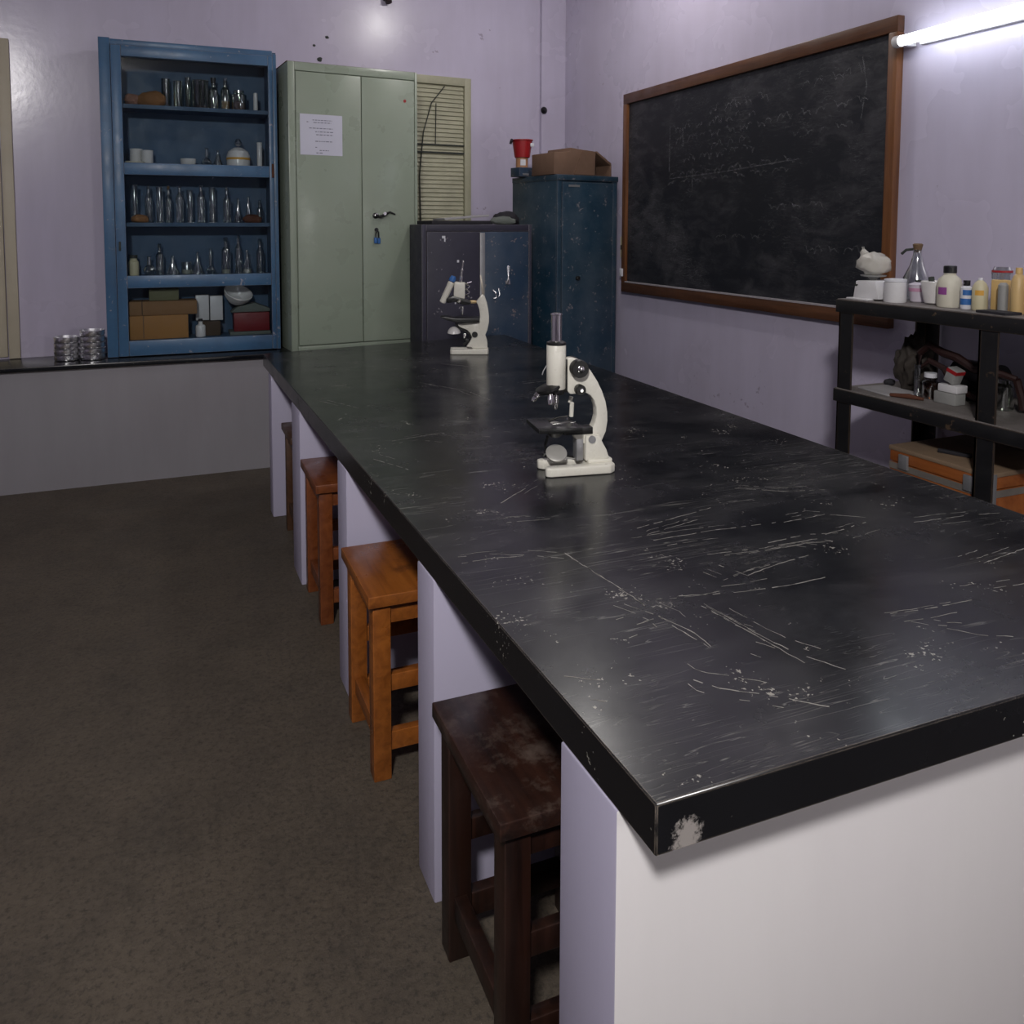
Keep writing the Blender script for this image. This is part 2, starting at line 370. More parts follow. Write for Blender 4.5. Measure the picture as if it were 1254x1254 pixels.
# shuttered window at the left end of the far wall, standing on the ledge
w1 = bpy.data.objects.new('window_1', None); COL.objects.link(w1); struct(w1); w1.location = (-.785, wy(-.785), .672); w1.rotation_euler = (0, 0, PHI)
mb = MB().box(-.055, 0, -.03, .02, 0, 1.75, .004).box(-1.0, -.95, -.03, .02, 0, 1.75, .004).box(-.95, -.055, -.03, .02, 1.69, 1.75, .004)
mb.build('window_frame', 'cream', w1)
sh = MB().box(-.945, -.06, -.018, .0, .01, 1.685, .004).build('shutter', 'cream', w1)
MB().tube([(-.075, -.022, 1.30), (-.075, -.035, 1.31), (-.075, -.035, 1.50), (-.075, -.022, 1.51)], .006).build('bolt', 'dullsteel', sh)
# louvred window behind the steel cupboard
w2 = bpy.data.objects.new('window_2', None); COL.objects.link(w2); struct(w2); w2.location = (2.0, wy(2.0), 1.25); w2.rotation_euler = (0, 0, PHI)
MB().box(-.05, 0, -.03, .02, 0, 1.185, .003).box(-.85, -.80, -.03, .02, 0, 1.185, .003).box(-.80, -.05, -.03, .02, 1.13, 1.185, .003).build('window_frame', 'olive', w2)
mb = MB()
for k in range(38):
    z = .01 + k * .0295; mb.xf = T(0, -.008, z + .013) @ R(-.35, 'X'); mb.box(-.797, -.053, -.003, .003, -.0155, .0155)
mb.build('louvre_panel', 'olive', w2, smooth=False)
MB().box(-.80, -.05, -.022, -.016, .66, .672).box(-.80, -.05, -.022, -.016, .715, .724).build('cross_bar', 'seam', w2)
mb = MB(); mb.tube([(-.38, -.021, .02), (-.39, -.023, .5), (-.36, -.022, .8), (-.30, -.023, 1.0), (-.2, -.022, 1.12)], .004, 6)
mb.tube([(-.27, -.021, .72), (-.265, -.022, 1.0)], .003, 6).build('wire', 'seam', w2)
# unseen window added behind the camera to go with the front fill light
w3 = bpy.data.objects.new('window_3', None); COL.objects.link(w3); struct(w3); w3.location = (1.78, -2.6, .70)
MB().box(-.6, .6, 0, .04, 0, .06).box(-.6, .6, 0, .04, 1.54, 1.6).box(-.6, -.54, 0, .04, .06, 1.54).box(.54, .6, 0, .04, .06, 1.54).box(-.02, .02, 0, .035, .06, 1.54).build('window_frame', 'cream', w3)
MB().box(-.54, .54, 0, .008, .06, 1.54).build('window_pane', 'skypane', w3)

# masonry ledge along the far wall with a black stone top
lg = thing('masonry_ledge', (0, 4.683, 0), 'grey plastered ledge with chipped black stone top along the far wall', 'ledge')
MB().poly([(-2.54, .015), (1.36, .015), (1.36, wy(1.36) - 4.685), (-2.54, wy(-2.54) - 4.685)], 0, .645).build('ledge_wall', 'ledge_wall', lg, False)
MB().poly([(-2.54, -.005), (1.37, -.005), (1.37, wy(1.37) - 4.686), (-2.54, wy(-2.54) - 4.686)], .645, .671, bev=.003).build('stone_top', 'stone', lg)

# ------------------------------------------------------------------ the long bench
bn = thing('lab_bench', (1.15, 2.45, 0), 'long masonry lab bench with scratched black stone worktop on lavender piers', 'bench')
TOP = [(.496, .722), (1.775, .714), (1.886, 4.405), (.440, 4.176)]
def bl(p): return (p[0] - 1.15, p[1] - 2.45)
wt = MB().poly([bl(p) for p in TOP], .690, .753, bev=.002, seg=1).build('worktop', 'stone', bn)
# long individual scratches worn into the top (second material of the same mesh)
SCR = [[(0.722, 1.350), (0.736, 1.262), (0.745, 1.177), (0.748, 1.105), (0.753, 1.045), (0.764, 0.979)], [(0.718, 1.148), (0.744, 1.101), (0.770, 1.024), (0.768, 0.980)], [(0.837, 1.096), (0.849, 1.022), (0.860, 0.950), (0.869, 0.891)], [(0.850, 1.066), (0.862, 0.981), (0.878, 0.917), (0.912, 0.856)], [(0.685, 0.939), (0.688, 0.913), (0.708, 0.883), (0.752, 0.852), (0.819, 0.794)], [(0.923, 1.369), (1.067, 1.370), (1.231, 1.358)], [(0.971, 1.271), (1.099, 1.256), (1.245, 1.254), (1.267, 1.232)], [(0.822, 1.141), (0.908, 1.118), (1.024, 1.104), (1.121, 1.106)], [(0.972, 1.221), (0.991, 1.164), (1.087, 1.185), (1.167, 1.195)], [(1.115, 0.958), (1.197, 0.948), (1.290, 0.944)], [(1.160, 0.888), (1.190, 0.855), (1.234, 0.832)], [(1.455, 1.044), (1.598, 1.064)], [(1.356, 0.963), (1.439, 0.955)], [(0.617, 1.407), (0.654, 1.392), (0.708, 1.355)], [(0.513, 1.406), (0.573, 1.407), (0.638, 1.395)], [(0.518, 0.989), (0.562, 0.961)], [(0.489, 0.909), (0.519, 0.886)], [(0.978, 3.123), (1.090, 2.938), (1.113, 2.736)], [(0.541, 2.955), (0.625, 2.778)], [(0.619, 2.311), (0.789, 2.349), (0.915, 2.248)], [(0.678, 1.570), (0.790, 1.554)], [(0.904, 1.433), (1.025, 1.458), (1.156, 1.486)], [(1.300, 1.579), (1.397, 1.515), (1.500, 1.489)], [(0.867, 1.799), (0.802, 1.756), (0.705, 1.682)], [(0.510, 2.169), (0.585, 2.018)], [(0.699, 1.080), (0.735, 1.086)], [(0.843, 0.967), (0.864, 0.928)], [(1.516, 1.249), (1.654, 1.238), (1.760, 1.220)], [(1.248, 1.352), (1.370, 1.358), (1.440, 1.310)], [(1.200, 3.570), (1.360, 3.344)], [(1.358, 2.977), (1.616, 3.033)], [(1.278, 1.265), (1.416, 1.287)], [(1.135, 1.273), (1.238, 1.281), (1.337, 1.257)]]
def ribbon(mb, pts, w, z, rnd):
    fine = []
    for (a, b) in zip(pts, pts[1:]):
        n = max(2, int(math.hypot(b[0] - a[0], b[1] - a[1]) / .012))
        for i in range(n): fine.append((a[0] + (b[0] - a[0]) * i / n + rnd.uniform(-.0012, .0012), a[1] + (b[1] - a[1]) * i / n + rnd.uniform(-.0012, .0012)))
    fine.append(pts[-1])
    for k, (a, b) in enumerate(zip(fine, fine[1:])):
        if rnd.random() < .22: continue
        d = Vector((b[0] - a[0], b[1] - a[1]))
        if d.length < 1e-4: continue
        if not (.52 - .0162 * (a[1] + 1.73) < a[0] + 1.15 < 1.74 and a[1] + 2.45 > .75): continue
        n = Vector((-d.y, d.x)).normalized() * w * rnd.uniform(.35, 1.0) / 2
        mb.quad([(a[0] + n.x, a[1] + n.y, z), (a[0] - n.x, a[1] - n.y, z), (b[0] - n.x, b[1] - n.y, z), (b[0] + n.x, b[1] + n.y, z)])
mb = MB(); rs = random.Random(5)
for l in SCR:
    q = [bl(p) for p in l]; ribbon(mb, q, .0026, .7532, rs)
    for k in range(2):
        dx, dy, f0 = rs.uniform(-.05, .05), rs.uniform(-.04, .04), rs.uniform(.3, .8)
        ribbon(mb, [(q[0][0] + dx + (p[0] - q[0][0]) * f0, q[0][1] + dy + (p[1] - q[0][1]) * f0) for p in q if True], .0016, .7532, rs)
tmp = bpy.data.meshes.new('scratches'); mb.bm.to_mesh(tmp); mb.bm.free()
bm = bmesh.new(); bm.from_mesh(wt.data); n0 = len(bm.faces); bm.from_mesh(tmp); bm.faces.ensure_lookup_table()
for f in bm.faces[n0:]:
    f.material_index = 1
bm.to_mesh(wt.data); bm.free(); wt.data.materials.append(M['scratch'])
def xl(y): return .496 - (y - .722) * .0162 - .002      # left edge of the top at y
def xr(y): return 1.775 + (y - .714) * .0301 - .03
for (ya, yb) in ((.800, .945), (1.485, 1.592), (2.270, 2.390), (3.075, 3.262), (3.869, 3.965)):
    MB().poly([bl((xl(ya), ya)), bl((xr(ya), ya)), bl((xr(yb), yb)), bl((xl(yb), yb))], 0, .690, bev=.004).build('pier', 'pier', bn)
    if ya < 1:                                  # the end pier's broad outer face is painted white
        pr = [o for o in bn.children if o.name.startswith('pier')][-1]; pr.data.materials.append(M['pier_white'])
        for f in pr.data.polygons:
            if f.normal.y < -.8: f.material_index = 1

# ------------------------------------------------------------------ stools
def stool(loc, w, d, h, mat, label, rz=0, leg=.046):
    """local origin at the floor below the seat's outer front corner; x under the bench, y along it"""
    t = thing('lab_stool', loc, label, 'stool', rz, 'wooden stools pushed under the bench')
    MB().box(0, w, 0, d, h - .030, h, .003, 2).build('seat', mat + '_seat' if mat + '_seat' in M else mat, t)
    i = .014; X = (i, w - i - leg); Y = (i, d - i - leg)
    for x in X:
        for y in Y: MB().box(x, x + leg, y, y + leg, 0, h - .031, .003).build('leg', mat, t)
    for x in X: MB().box(x + .010, x + leg - .012, Y[0] + leg, Y[1], h - .085, h - .032, .002).build('apron', mat, t)
    for y in Y: MB().box(X[0] + leg, X[1], y + .010, y + leg - .012, h - .085, h - .032, .002).build('apron', mat, t)
    for x in X: MB().box(x + .010, x + leg - .010, Y[0] + leg, Y[1], .085, .130, .002).build('stretcher', mat, t)
    for y in Y:
        MB().box(X[0] + leg, X[1], y + .010, y + leg - .012, .07, .118, .002).build('stretcher', mat, t)
        MB().box(X[0] + leg, X[1], y + .012, y + leg - .014, .225, .268, .002).build('stretcher', mat, t)
    return t
stool((.452, 1.068, 0), .32, .340, .487, 'st_dark', 'nearest stool, very dark brown with worn dusty seat, in the front bay of the bench')
stool((.438, 1.868, 0), .32, .335, .490, 'st_orange', 'orange varnished wooden stool, second from the near end of the bench')
stool((.455, 2.715, 0), .32, .345, .508, 'st_red', 'red brown wooden stool, third from the near end of the bench')
stool((.468, 3.42, 0), .30, .30, .497, 'st_brown', 'brown stool barely showing beside the farthest bench pier', leg=.04)

# ------------------------------------------------------------------ near microscope
S = 1 / 2469.0
def mp(X, Y): return ((X - 415) * S * 1.06, (1128 - Y) * S)      # side-profile drawing units to metres
mt = thing('microscope', (1.005, 1.850, .7535), 'larger white and black microscope on the bench, chrome eyepiece pointing straight up', 'microscope', math.radians(-9))
mb = MB()      # horseshoe foot
mb.poly([(-.088, -.050), (.075, -.050), (.092, -.036), (.092, .036), (.075, .050), (-.088, .050), (-.100, .044), (-.100, .030), (-.088, .020), (.0, .020), (.012, .010), (.012, -.010), (.0, -.020), (-.088, -.020), (-.100, -.030), (-.100, -.044)], 0, .024, bev=.004, seg=3)
mb.poly([(.020, -.028), (.090, -.024), (.090, .024), (.020, .028)], .023, .034, bev=.004)
mb.build('base', 'white_enamel', mt)
mb = MB()
mb.poly([mp(447, 1052), mp(604, 1044), mp(585, 985), mp(556, 930), mp(540, 890), mp(450, 884)], -.024, .024, 'Y', .003)
mb.build('pillar', 'white_enamel', mt)
arm = [mp(*p) for p in ((335, 378), (372, 375), (420, 392), (452, 420), (492, 474), (530, 536), (560, 600), (584, 670), (596, 740), (598, 800), (588, 870), (560, 935), (520, 960), (455, 950), (405, 925), (378, 890), (372, 866), (440, 872), (490, 852), (512, 815), (525, 765), (523, 710), (508, 660), (484, 625), (450, 606), (400, 612), (352, 612), (336, 592))]
MB().poly(arm, -.015, .015, 'Y', .003, 2).build('arm', 'white_enamel', mt)
MB().lathe([(.010, 0), (.010, .054), (.007, .056)], mp(488, 912)[:1] + (-.027,) + mp(488, 912)[1:], (0, 1, 0)).build('hinge_bolt', 'dullsteel', mt)
bx = mp(272, 0)[0]
def zz(Y): return (1128 - Y) * S
MB().lathe([(.024, zz(578)), (.0255, zz(572)), (.0255, zz(292)), (.0245, zz(288))], (bx, 0, 0), seg=32).build('body_tube', 'white_enamel', mt)
MB().lathe([(.0255, zz(290)), (.0255, zz(274)), (.019, zz(266))], (bx, 0, 0), seg=32).build('tube_collar', 'black_metal', mt)
ey = MB().lathe([(.0140, zz(268)), (.0140, zz(98)), (.0158, zz(96)), (.0158, zz(86)), (.012, zz(84))], (bx, 0, 0), seg=32).build('eyepiece', 'chrome', mt)
MB().lathe([(.0115, zz(84.5)), (.010, zz(82))], (bx, 0, 0)).build('lens', 'black_metal', ey)
nz = MB()
nz.lathe([(.021, 0), (.023, .006), (.023, .016)], (bx, 0, zz(612)), seg=28)
nz.lathe([(.006, -.010), (.030, -.006), (.035, 0), (.035, .006), (.020, .012)], (mp(226, 0)[0], 0, zz(578)), (-.30, 0, .95), 32)
nz.build('nosepiece', 'black_metal', mt)
ns = bpy.context.scene.objects['nosepiece']
for p0, p1, r in (((268, 612), (268, 716), .0085), ((172, 592), (122, 655), .0085)):
    a = mp(*p0); b = mp(*p1)
    d = Vector((b[0] - a[0], 0, b[1] - a[1])); ln = d.length
    MB().lathe([(r, 0), (r, ln * .55), (r * .8, ln * .6), (r * .8, ln * .85), (r * .45, ln)], (a[0], 0, a[1]), d).build('objective', 'chrome', ns)
a = mp(220, 605); MB().lathe([(.0075, 0), (.0075, .016), (.005, .026)], (a[0], -.022, a[1]), (-.15, -.45, -.9)).build('objective', 'chrome', ns)
for (X, Y, r1, l) in ((398, 440, .0235, .040), (408, 580, .0140, .034)):
    a = mp(X, Y)
    for sgn in (-1, 1):
        k = MB().lathe([(r1 * .6, .014), (r1, .016), (r1, l - .003), (r1 * .92, l)], (a[0], 0, a[1]), (0, sgn, 0), 32).build('focus_knob', 'black_metal', mt)
        MB().lathe([(r1 * .40, l - .001), (r1 * .40, l + .003), (r1 * .25, l + .005)], (a[0], 0, a[1]), (0, sgn, 0), 20).build('knob_cap', 'chrome', k)
mb = MB(); mb.box(mp(300, 0)[0], mp(345, 0)[0], -.012, .012, zz(600), zz(385), .002); mb.build('focus_rack', 'black_metal', mt)
sx = mp(268, 0)[0]
st = MB().box(sx - .062, sx + .056, -.060, .060, .119, .131, .002).box(sx + .02, mp(500, 0)[0], -.018, .018, .100, .119, .002).build('stage', 'black_metal', mt)
MB().lathe([(.013, 0), (.013, .0012)], (sx, 0, .1305)).build('stage_aperture', 'mirror_grey', st)
for y in (-.033, .033):
    MB().tube([(sx + .045, y, .131), (sx + .045, y, .139), (sx + .02, y * .9, .138), (sx - .012, y * .5, .133)], .0022, 6).build('stage_clip', 'chrome', st)
MB().tube([mp(400, 790)[:1] + (.036,) + mp(400, 790)[1:], mp(405, 700)[:1] + (.036,) + mp(405, 700)[1:], mp(392, 690)[:1] + (.036,) + mp(392, 690)[1:], mp(400, 655)[:1] + (.036,) + mp(400, 655)[1:]], .006, 8).build('slide_holder', 'white_enamel', st)
MB().lathe([(.026, .118), (.026, .108), (.017, .098), (.012, .094)], (sx, 0, 0)).build('diaphragm', 'black_metal', mt)
a = mp(272, 1005)
mr = MB().lathe([(.010, -.012), (.024, -.008), (.028, 0), (.028, .004), (.024, .006)], (a[0], -.006, a[1]), (-.10, -.52, .75), 32).build('mirror', 'mirror_grey', mt)
MB().tube([(a[0] - .03, 0, .05), (a[0] - .026, .024, .038), (a[0], .032, .034), (a[0] + .03, .020, .036), (.015, 0, .03)], .003, 6).tube([(a[0] - .018, .012, .095), (a[0] - .024, .014, .07), (a[0] - .028, .0, .05)], .004, 6).build('mirror_fork', 'black_metal', mt)
MB().box(mp(396, 0)[0], mp(440, 0)[0], -.016, .016, .030, .088, .002).build('substage_bracket', 'dullsteel', mt)
MB().tube([(bx - .026, .0, .285), (bx - .036, -.004, .272), (bx - .04, -.006, .262)], .0015, 6).build('loose_wire', 'dullsteel', mt)

# ------------------------------------------------------------------ far, half dismantled microscope
S2 = 1 / 2203.0
def fp(X, Y): return ((X - 510) * S2 * 1.03, (1150 - Y) * S2)
def f3(X, Y, y=0): a = fp(X, Y); return (a[0], y, a[1])
ft = thing('microscope', (1.440, 3.800, .7535), 'small far microscope with tilted broken head, standing at the far end of the bench', 'microscope', math.radians(-21))
mb = MB()
mb.poly([(-.098, -.045), (.080, -.045), (.090, -.035), (.090, .035), (.080, .045), (-.098, .045), (-.106, .036), (-.106, .026), (-.096, .018), (-.01, .018), (-.01, -.018), (-.096, -.018), (-.106, -.026), (-.106, -.036)], 0, .027, bev=.004, seg=3)
mb.build('base', 'white_enamel', ft)
MB().poly([fp(*p) for p in ((525, 1090), (692, 1090), (690, 1010), (668, 935), (690, 880), (708, 790), (708, 720), (700, 650), (684, 570), (660, 495), (632, 470), (600, 515), (568, 560), (584, 590), (602, 650), (610, 720), (604, 790), (560, 800), (480, 800), (370, 812), (365, 835), (420, 860), (470, 880), (505, 920), (520, 970), (500, 1010), (460, 1070), (520, 1076))], -.016, .016, 'Y', .003).build('arm', 'white_enamel', ft)
MB().poly([fp(*p) for p in ((606, 262), (624, 262), (640, 340), (656, 480), (628, 470))], -.005, .005, 'Y', .001).build('rack_slide', 'alu', ft)
MB().poly([fp(*p) for p in ((500, 545), (580, 548), (582, 578), (505, 582))], -.010, .010, 'Y', .002).build('slide_bracket', 'brass', ft)
MB().cyl(f3(552, 930, -.024), f3(552, 930, .024), .0150).build('hinge_knob', 'black_metal', ft)
MB().poly([fp(*p) for p in ((330, 335), (448, 345), (444, 528), (322, 498))], -.028, .028, 'Y', .005, 3).build('head', 'white_enamel', ft)
MB().lathe([(.012, 0), (.016, .004), (.017, .09), (.018, .10), (.018, .112), (.013, .116)], f3(196, 572, -.01), (.46, 0, 1), 24).build('tilted_tube', 'white_enamel', ft)
MB().lathe([(.016, 0), (.018, .012), (.012, .028)], f3(300, 330, -.002), (.40, 0, 1)).build('tube_cap', 'bluelabel', ft)
MB().poly([fp(*p) for p in ((232, 520), (320, 490), (450, 528), (510, 552), (505, 590), (430, 600), (340, 560), (250, 575))], -.022, .022, 'Y', .004).build('nosepiece', 'black_metal', ft)
MB().lathe([(.010, 0), (.013, .006), (.011, .012)], f3(386, 565, -.030), (-.4, -.5, .75)).build('objective', 'chrome', ft)
MB().lathe([(.004, 0), (.007, .02), (.007, .045)], f3(416, 715), (0, 0, 1)).tube([f3(384, 640, -.01), f3(390, 615, -.01), f3(408, 618, -.01), f3(412, 650, -.01)], .003, 6).build('objective', 'chrome', ft)
MB().lathe([(.008, 0), (.008, .028), (.0055, .03), (.0055, .055), (.0075, .057), (.0075, .062), (.004, .066), (.0045, .098), (.006, .104), (.005, .110)], f3(398, 336), (.13, 0, 1)).build('eyepiece', 'chrome', ft)
mb = MB(); mb.tube([f3(475 + 20 * math.cos(t * .9), 520 - t * 9, .02 * math.sin(t * .9)) for t in range(0, 20)] + [f3(515, 338, 0)], .0035, 6); mb.build('spring', 'chrome', ft)
st2 = MB().poly([fp(*p) for p in ((170, 728), (240, 722), (330, 742), (600, 738), (604, 780), (520, 792), (400, 802), (260, 765))], -.045, .045, 'Y', .002).build('stage', 'black_metal', ft)
MB().lathe([(.034, 0), (.030, .014), (.020, .026), (.008, .032)], f3(325, 912, -.01), (-.02, -.1, 1), 28).build('mirror', 'porcelain', ft)
MB().tube([f3(370, 845, -.02), f3(430, 880, -.02), f3(490, 915, -.02), f3(510, 960, -.02)], .006, 8).tube([f3(340, 800, -.018), f3(375, 850, -.02)], .006, 8).build('lever', 'black_metal', ft)
MB().box(fp(425, 0)[0], fp(455, 0)[0], -.03, -.01, zz2 if False else (1150 - 970) * S2, (1150 - 915) * S2, .002).build('adjusting_screw', 'chrome', ft)
MB().poly([fp(*p) for p in ((430, 970), (490, 990), (480, 1030), (430, 1055), (420, 1040), (455, 1015))], -.012, .012, 'Y', .002).build('lower_bracket', 'black_metal', ft)

# ------------------------------------------------------------------ blue glazed wall cabinet
cb = thing('wall_cabinet', (0, 4.85, .672), 'blue painted glass-fronted cabinet full of lab glassware on the far ledge', 'cabinet')
X0, X1, ZB, ZT = -.330, .615, .003, 1.750
ix0, ix1 = -.222, .568
mb = MB()   # carcass: sides, back, top, bottom
bk = .195
mb.box(X0, ix0, .012, bk, ZB, ZT).box(ix1, X1, .012, bk + .02, ZB, ZT).box(ix0, ix1, bk, bk + .012, ZB, ZT).box(ix0, ix1, .012, bk, ZT - .055, ZT).box(ix0, ix1, .012, bk, ZB, .090)
mb.build('carcass', 'blue_shade', cb, False)
mb = MB()
mb.box(X0, X0 + .058, -.012, .012, ZB, ZT + .012, .003).box(X1 - .022, X1, -.012, .012, ZB, ZT - .012, .003).box(X0 + .058, X1 - .022, -.012, .012, ZT - .025, ZT + .006, .003)
mb.build('outer_frame', 'blue', cb)
dr = MB()
dr.box(X0 + .060, ix0 + .004, -.022, .008, .006, ZT - .026, .004).box(ix1 - .002, X1 - .023, -.022, .008, .006, ZT - .026, .004)
dr.box(ix0 + .004, ix1 - .002, -.022, .008, ZT - .085, ZT - .026, .004).box(ix0 + .004, ix1 - .002, -.022, .008, .006, .091, .004)
dr.box(ix0 + .004, ix1 - .002, -.020, .008, 1.020, 1.087, .004).box(ix0 + .004, ix1 - .002, -.020, .008, .388, .458, .004)
door = dr.build('door', 'blue', cb)
for za, zb in ((.091, .388), (.458, 1.020), (1.087, ZT - .085)):
    MB().box(ix0 + .002, ix1, -.008, -.005, za - .004, zb + .004).build('glass_pane', 'glass_pane', door)
mb = MB().box(X0 + .075, X0 + .085, -.034, -.022, .60, .65, .002).build('latch', 'seam', door)
MB().box(ix1 + .01, ix1 + .022, -.032, -.020, 1.02, 1.10, .002).build('hinge', 'rust', door)
for zt in (1.412, .755): MB().box(ix0, ix1, .016, bk, zt - .022, zt).build('shelf', 'blue_shade', cb)
for zt in (1.080, .452): MB().box(ix0, ix1, .012, bk, zt - .03, zt).build('shelf', 'blue_shade', cb)
ZA, ZBs, ZC, ZD, ZE = [.672 + z + .0005 for z in (1.412, 1.080, .755, .452, .090)]
YC = 4.955

def vessel(name, prof, x, y, z, mat, label, cat, group=None, extra=()):
    """a turned vessel; extra = [(part name, profile, material)]"""
    if extra:
        t = thing(name, (x, y, z), label, cat, 0, group)
        MB().lathe(prof, seg=20, cap=True).build('body', mat, t)
        for pn, pp, pm in extra: MB().lathe(pp, seg=20).build(pn, pm, t)
        return t
    o = MB().lathe(prof, seg=20, cap=True).build(name, mat); o.location = (x, y, z)
    return tag(o, label, cat, group)
def cylinder_prof(r, h): return [(r * 1.25, 0), (r * 1.25, .006), (r, .012), (r, h - .008), (r * 1.12, h)]
def beaker_prof(r, h): return [(r * .92, 0), (r, .006), (r, h - .006), (r * 1.06, h)]
def jar_prof(r, h): return [(r * .95, 0), (r, .006), (r, h * .78), (r * .7, h * .88), (r * .7, h)]
def flask_prof(r, h): return [(r * 1.15, 0), (r * 1.2, .008), (r * .36, h * .70), (r * .27, h * .95), (r * .36, h)]
def rflask_prof(r, h): return [(r * .5, 0), (r * .9, r * .4), (r * 1.1, r), (r * .9, r * 1.6), (r * .38, r * 2.05), (r * .34, h * .95), (r * .48, h)]
def bottle_prof(r, h): return [(r * .95, 0), (r, .005), (r, h * .66), (r * .88, h * .73), (r * .46, h * .80), (r * .42, h * .95), (r * .56, h)]

# -- top shelf
G1 = 'glassware on the top shelf of the blue cabinet'
b = MB().blob((0, 0, .035), (.042, .03, .035), .25, 2, 3, 1, 0).build('clay_lump', 'pinkbrown'); b.location = (-.170, YC, ZA); tag(b, 'pinkish brown lump at the left end of the cabinet top shelf', 'lump')
b = MB().blob((0, 0, .038), (.075, .035, .052), .22, 1.6, 3, 4, 0).build('cloth_bundle', 'tan_lump'); b.location = (-.065, YC - .01, ZA); tag(b, 'orange brown cloth bundle on the cabinet top shelf', 'cloth')
vessel('beaker', beaker_prof(.026, .17), .008, 5.0, ZA, 'glass_green', 'tall glass beaker behind the brown bundle on the cabinet top shelf', 'beaker', G1)
vessel('jar', beaker_prof(.024, .155), .072, YC, ZA, 'glass_green', 'cloudy narrow glass jar, first right of the brown bundle on the cabinet top shelf', 'jar', G1)
vessel('measuring_cylinder', cylinder_prof(.017, .185), .128, 4.985, ZA, 'glass_green', 'tall thin cylinder beside the wide jar on the cabinet top shelf', 'glass cylinder', G1)
vessel('jar', beaker_prof(.045, .165), .197, YC, ZA, 'glass_green', 'widest clear glass jar in the middle of the cabinet top shelf', 'jar', G1, (('contents', [(.041, .004), (.041, .02)], 'rust'),))
vessel('bottle', bottle_prof(.026, .165), .268, YC, ZA, 'glass_green', 'clear bottle with black stopper on the cabinet top shelf', 'bottle', G1, (('stopper', [(.013, .155), (.016, .185)], 'blackplastic'),))
vessel('bottle', bottle_prof(.026, .175), .335, 4.965, ZA, 'glass_green', 'amber-bottomed glass bottle on the cabinet top shelf', 'bottle', G1, (('contents', [(.022, .004), (.023, .055)], 'orangelabel'), ('stopper', [(.010, .165), (.012, .19)], 'glass')))
vessel('jar', jar_prof(.044, .12), .412, YC, ZA, 'glass_green', 'squat glass jar with pinkish red contents on the cabinet top shelf', 'jar', G1, (('contents', [(.038, .004), (.040, .045), (.02, .058)], 'pinkbrown'),))
vessel('test_tube', [(.010, 0), (.013, .01), (.012, .1), (.008, .105)], .500, 4.90, ZA, 'porcelain', 'slim white tube at the right end of the cabinet top shelf', 'tube')
# -- second shelf
vessel('tin', beaker_prof(.034, .095), -.158, 4.985, ZBs, 'porcelain', 'taller white tin behind another on the second cabinet shelf', 'tin')
vessel('tin', beaker_prof(.032, .085), -.100, 4.945, ZBs, 'porcelain', 'white tin standing in front of the taller one on the second cabinet shelf', 'tin')
vessel('dish', [(.04, 0), (.052, .010), (.054, .018), (.05, .018)], -.165, 4.915, ZBs, 'cream_liquid', 'flat cream dish in front of the two white tins', 'dish')
vessel('dish', [(.030, 0), (.042, .02), (.044, .045), (.040, .045)], .120, YC, ZBs, 'porcelain', 'small white bowl in the middle of the second cabinet shelf', 'bowl')
vessel('flask', rflask_prof(.028, .11), .222, YC, ZBs, 'glass', 'small clear round flask right of the white bowl on the second shelf', 'flask')
vessel('flask', flask_prof(.026, .10), .285, 4.97, ZBs, 'glass', 'small clear conical flask beside the white stoppered bottle', 'flask')
vessel('bottle', [(.060, 0), (.066, .006), (.068, .065), (.058, .095), (.03, .115), (.022, .118)], .400, 4.945, ZBs, 'porcelain', 'round white bottle with clear glass stopper on the second cabinet shelf', 'bottle', None,
       (('stopper', [(.010, .112), (.010, .128), (.022, .136), (.024, .15), (.014, .168), (.004, .172)], 'glass'), ('label_patch', [(.0690, .045), (.0690, .058)], 'orangelabel')))
vessel('measuring_cylinder', cylinder_prof(.015, .15), .520, 4.92, ZBs, 'porcelain', 'white cylinder at the right end of the second cabinet shelf', 'glass cylinder')
# -- third shelf: reagent cylinders and bottles in a row
G3 = 'clear glassware in a row on the third cabinet shelf'
row3 = [(-.175, .020, .215, 'c'), (-.098, .022, .20, 'b'), (-.040, .018, .205, 'c'), (.008, .020, .195, 'b'), (.068, .021, .21, 'b'), (.125, .019, .19, 'c'), (.185, .022, .215, 'b'), (.250, .020, .21, 'c'), (.330, .023, .195, 'b'), (.395, .024, .145, 'f'), (.452, .022, .155, 'f'), (.520, .020, .12, 'b')]
ordn = ['leftmost', 'second', 'third', 'fourth', 'fifth', 'sixth', 'seventh', 'eighth', 'ninth', 'tenth', 'eleventh', 'rightmost']
for i, (x, r, h, k) in enumerate(row3):
    y = 4.945 + (.03 if i % 2 else 0) - (.01 if i == 1 else 0)
    nm, pf, ct = {'c': ('measuring_cylinder', cylinder_prof, 'glass cylinder'), 'b': ('reagent_bottle', bottle_prof, 'bottle'), 'f': ('flask', flask_prof, 'flask')}[k]
    what = {'c': 'tall clear cylinder', 'b': 'clear stoppered bottle', 'f': 'clear conical flask'}[k]
    ex = (('stopper', [(r * .30, h - .004), (r * .42, h + .012), (r * .2, h + .018)], 'glass' if i % 3 else 'cork'),) if k == 'b' and h < .205 else ()
    vessel(nm, pf(r, h), x, y, ZC, 'glass', '%s, %s vessel from the left on the third cabinet shelf' % (what, ordn[i]) if 0 < i < 11 else '%s %s in the row on the third cabinet shelf' % (ordn[i], what), ct, G3, ex)
b = MB().blob((0, 0, .02), (.048, .022, .024), .2, 2, 3, 9, 0).build('cloth_bundle', 'tan_lump'); b.location = (-.145, 4.895, ZC); tag(b, 'flat tan bundle at the left front of the third cabinet shelf', 'cloth')
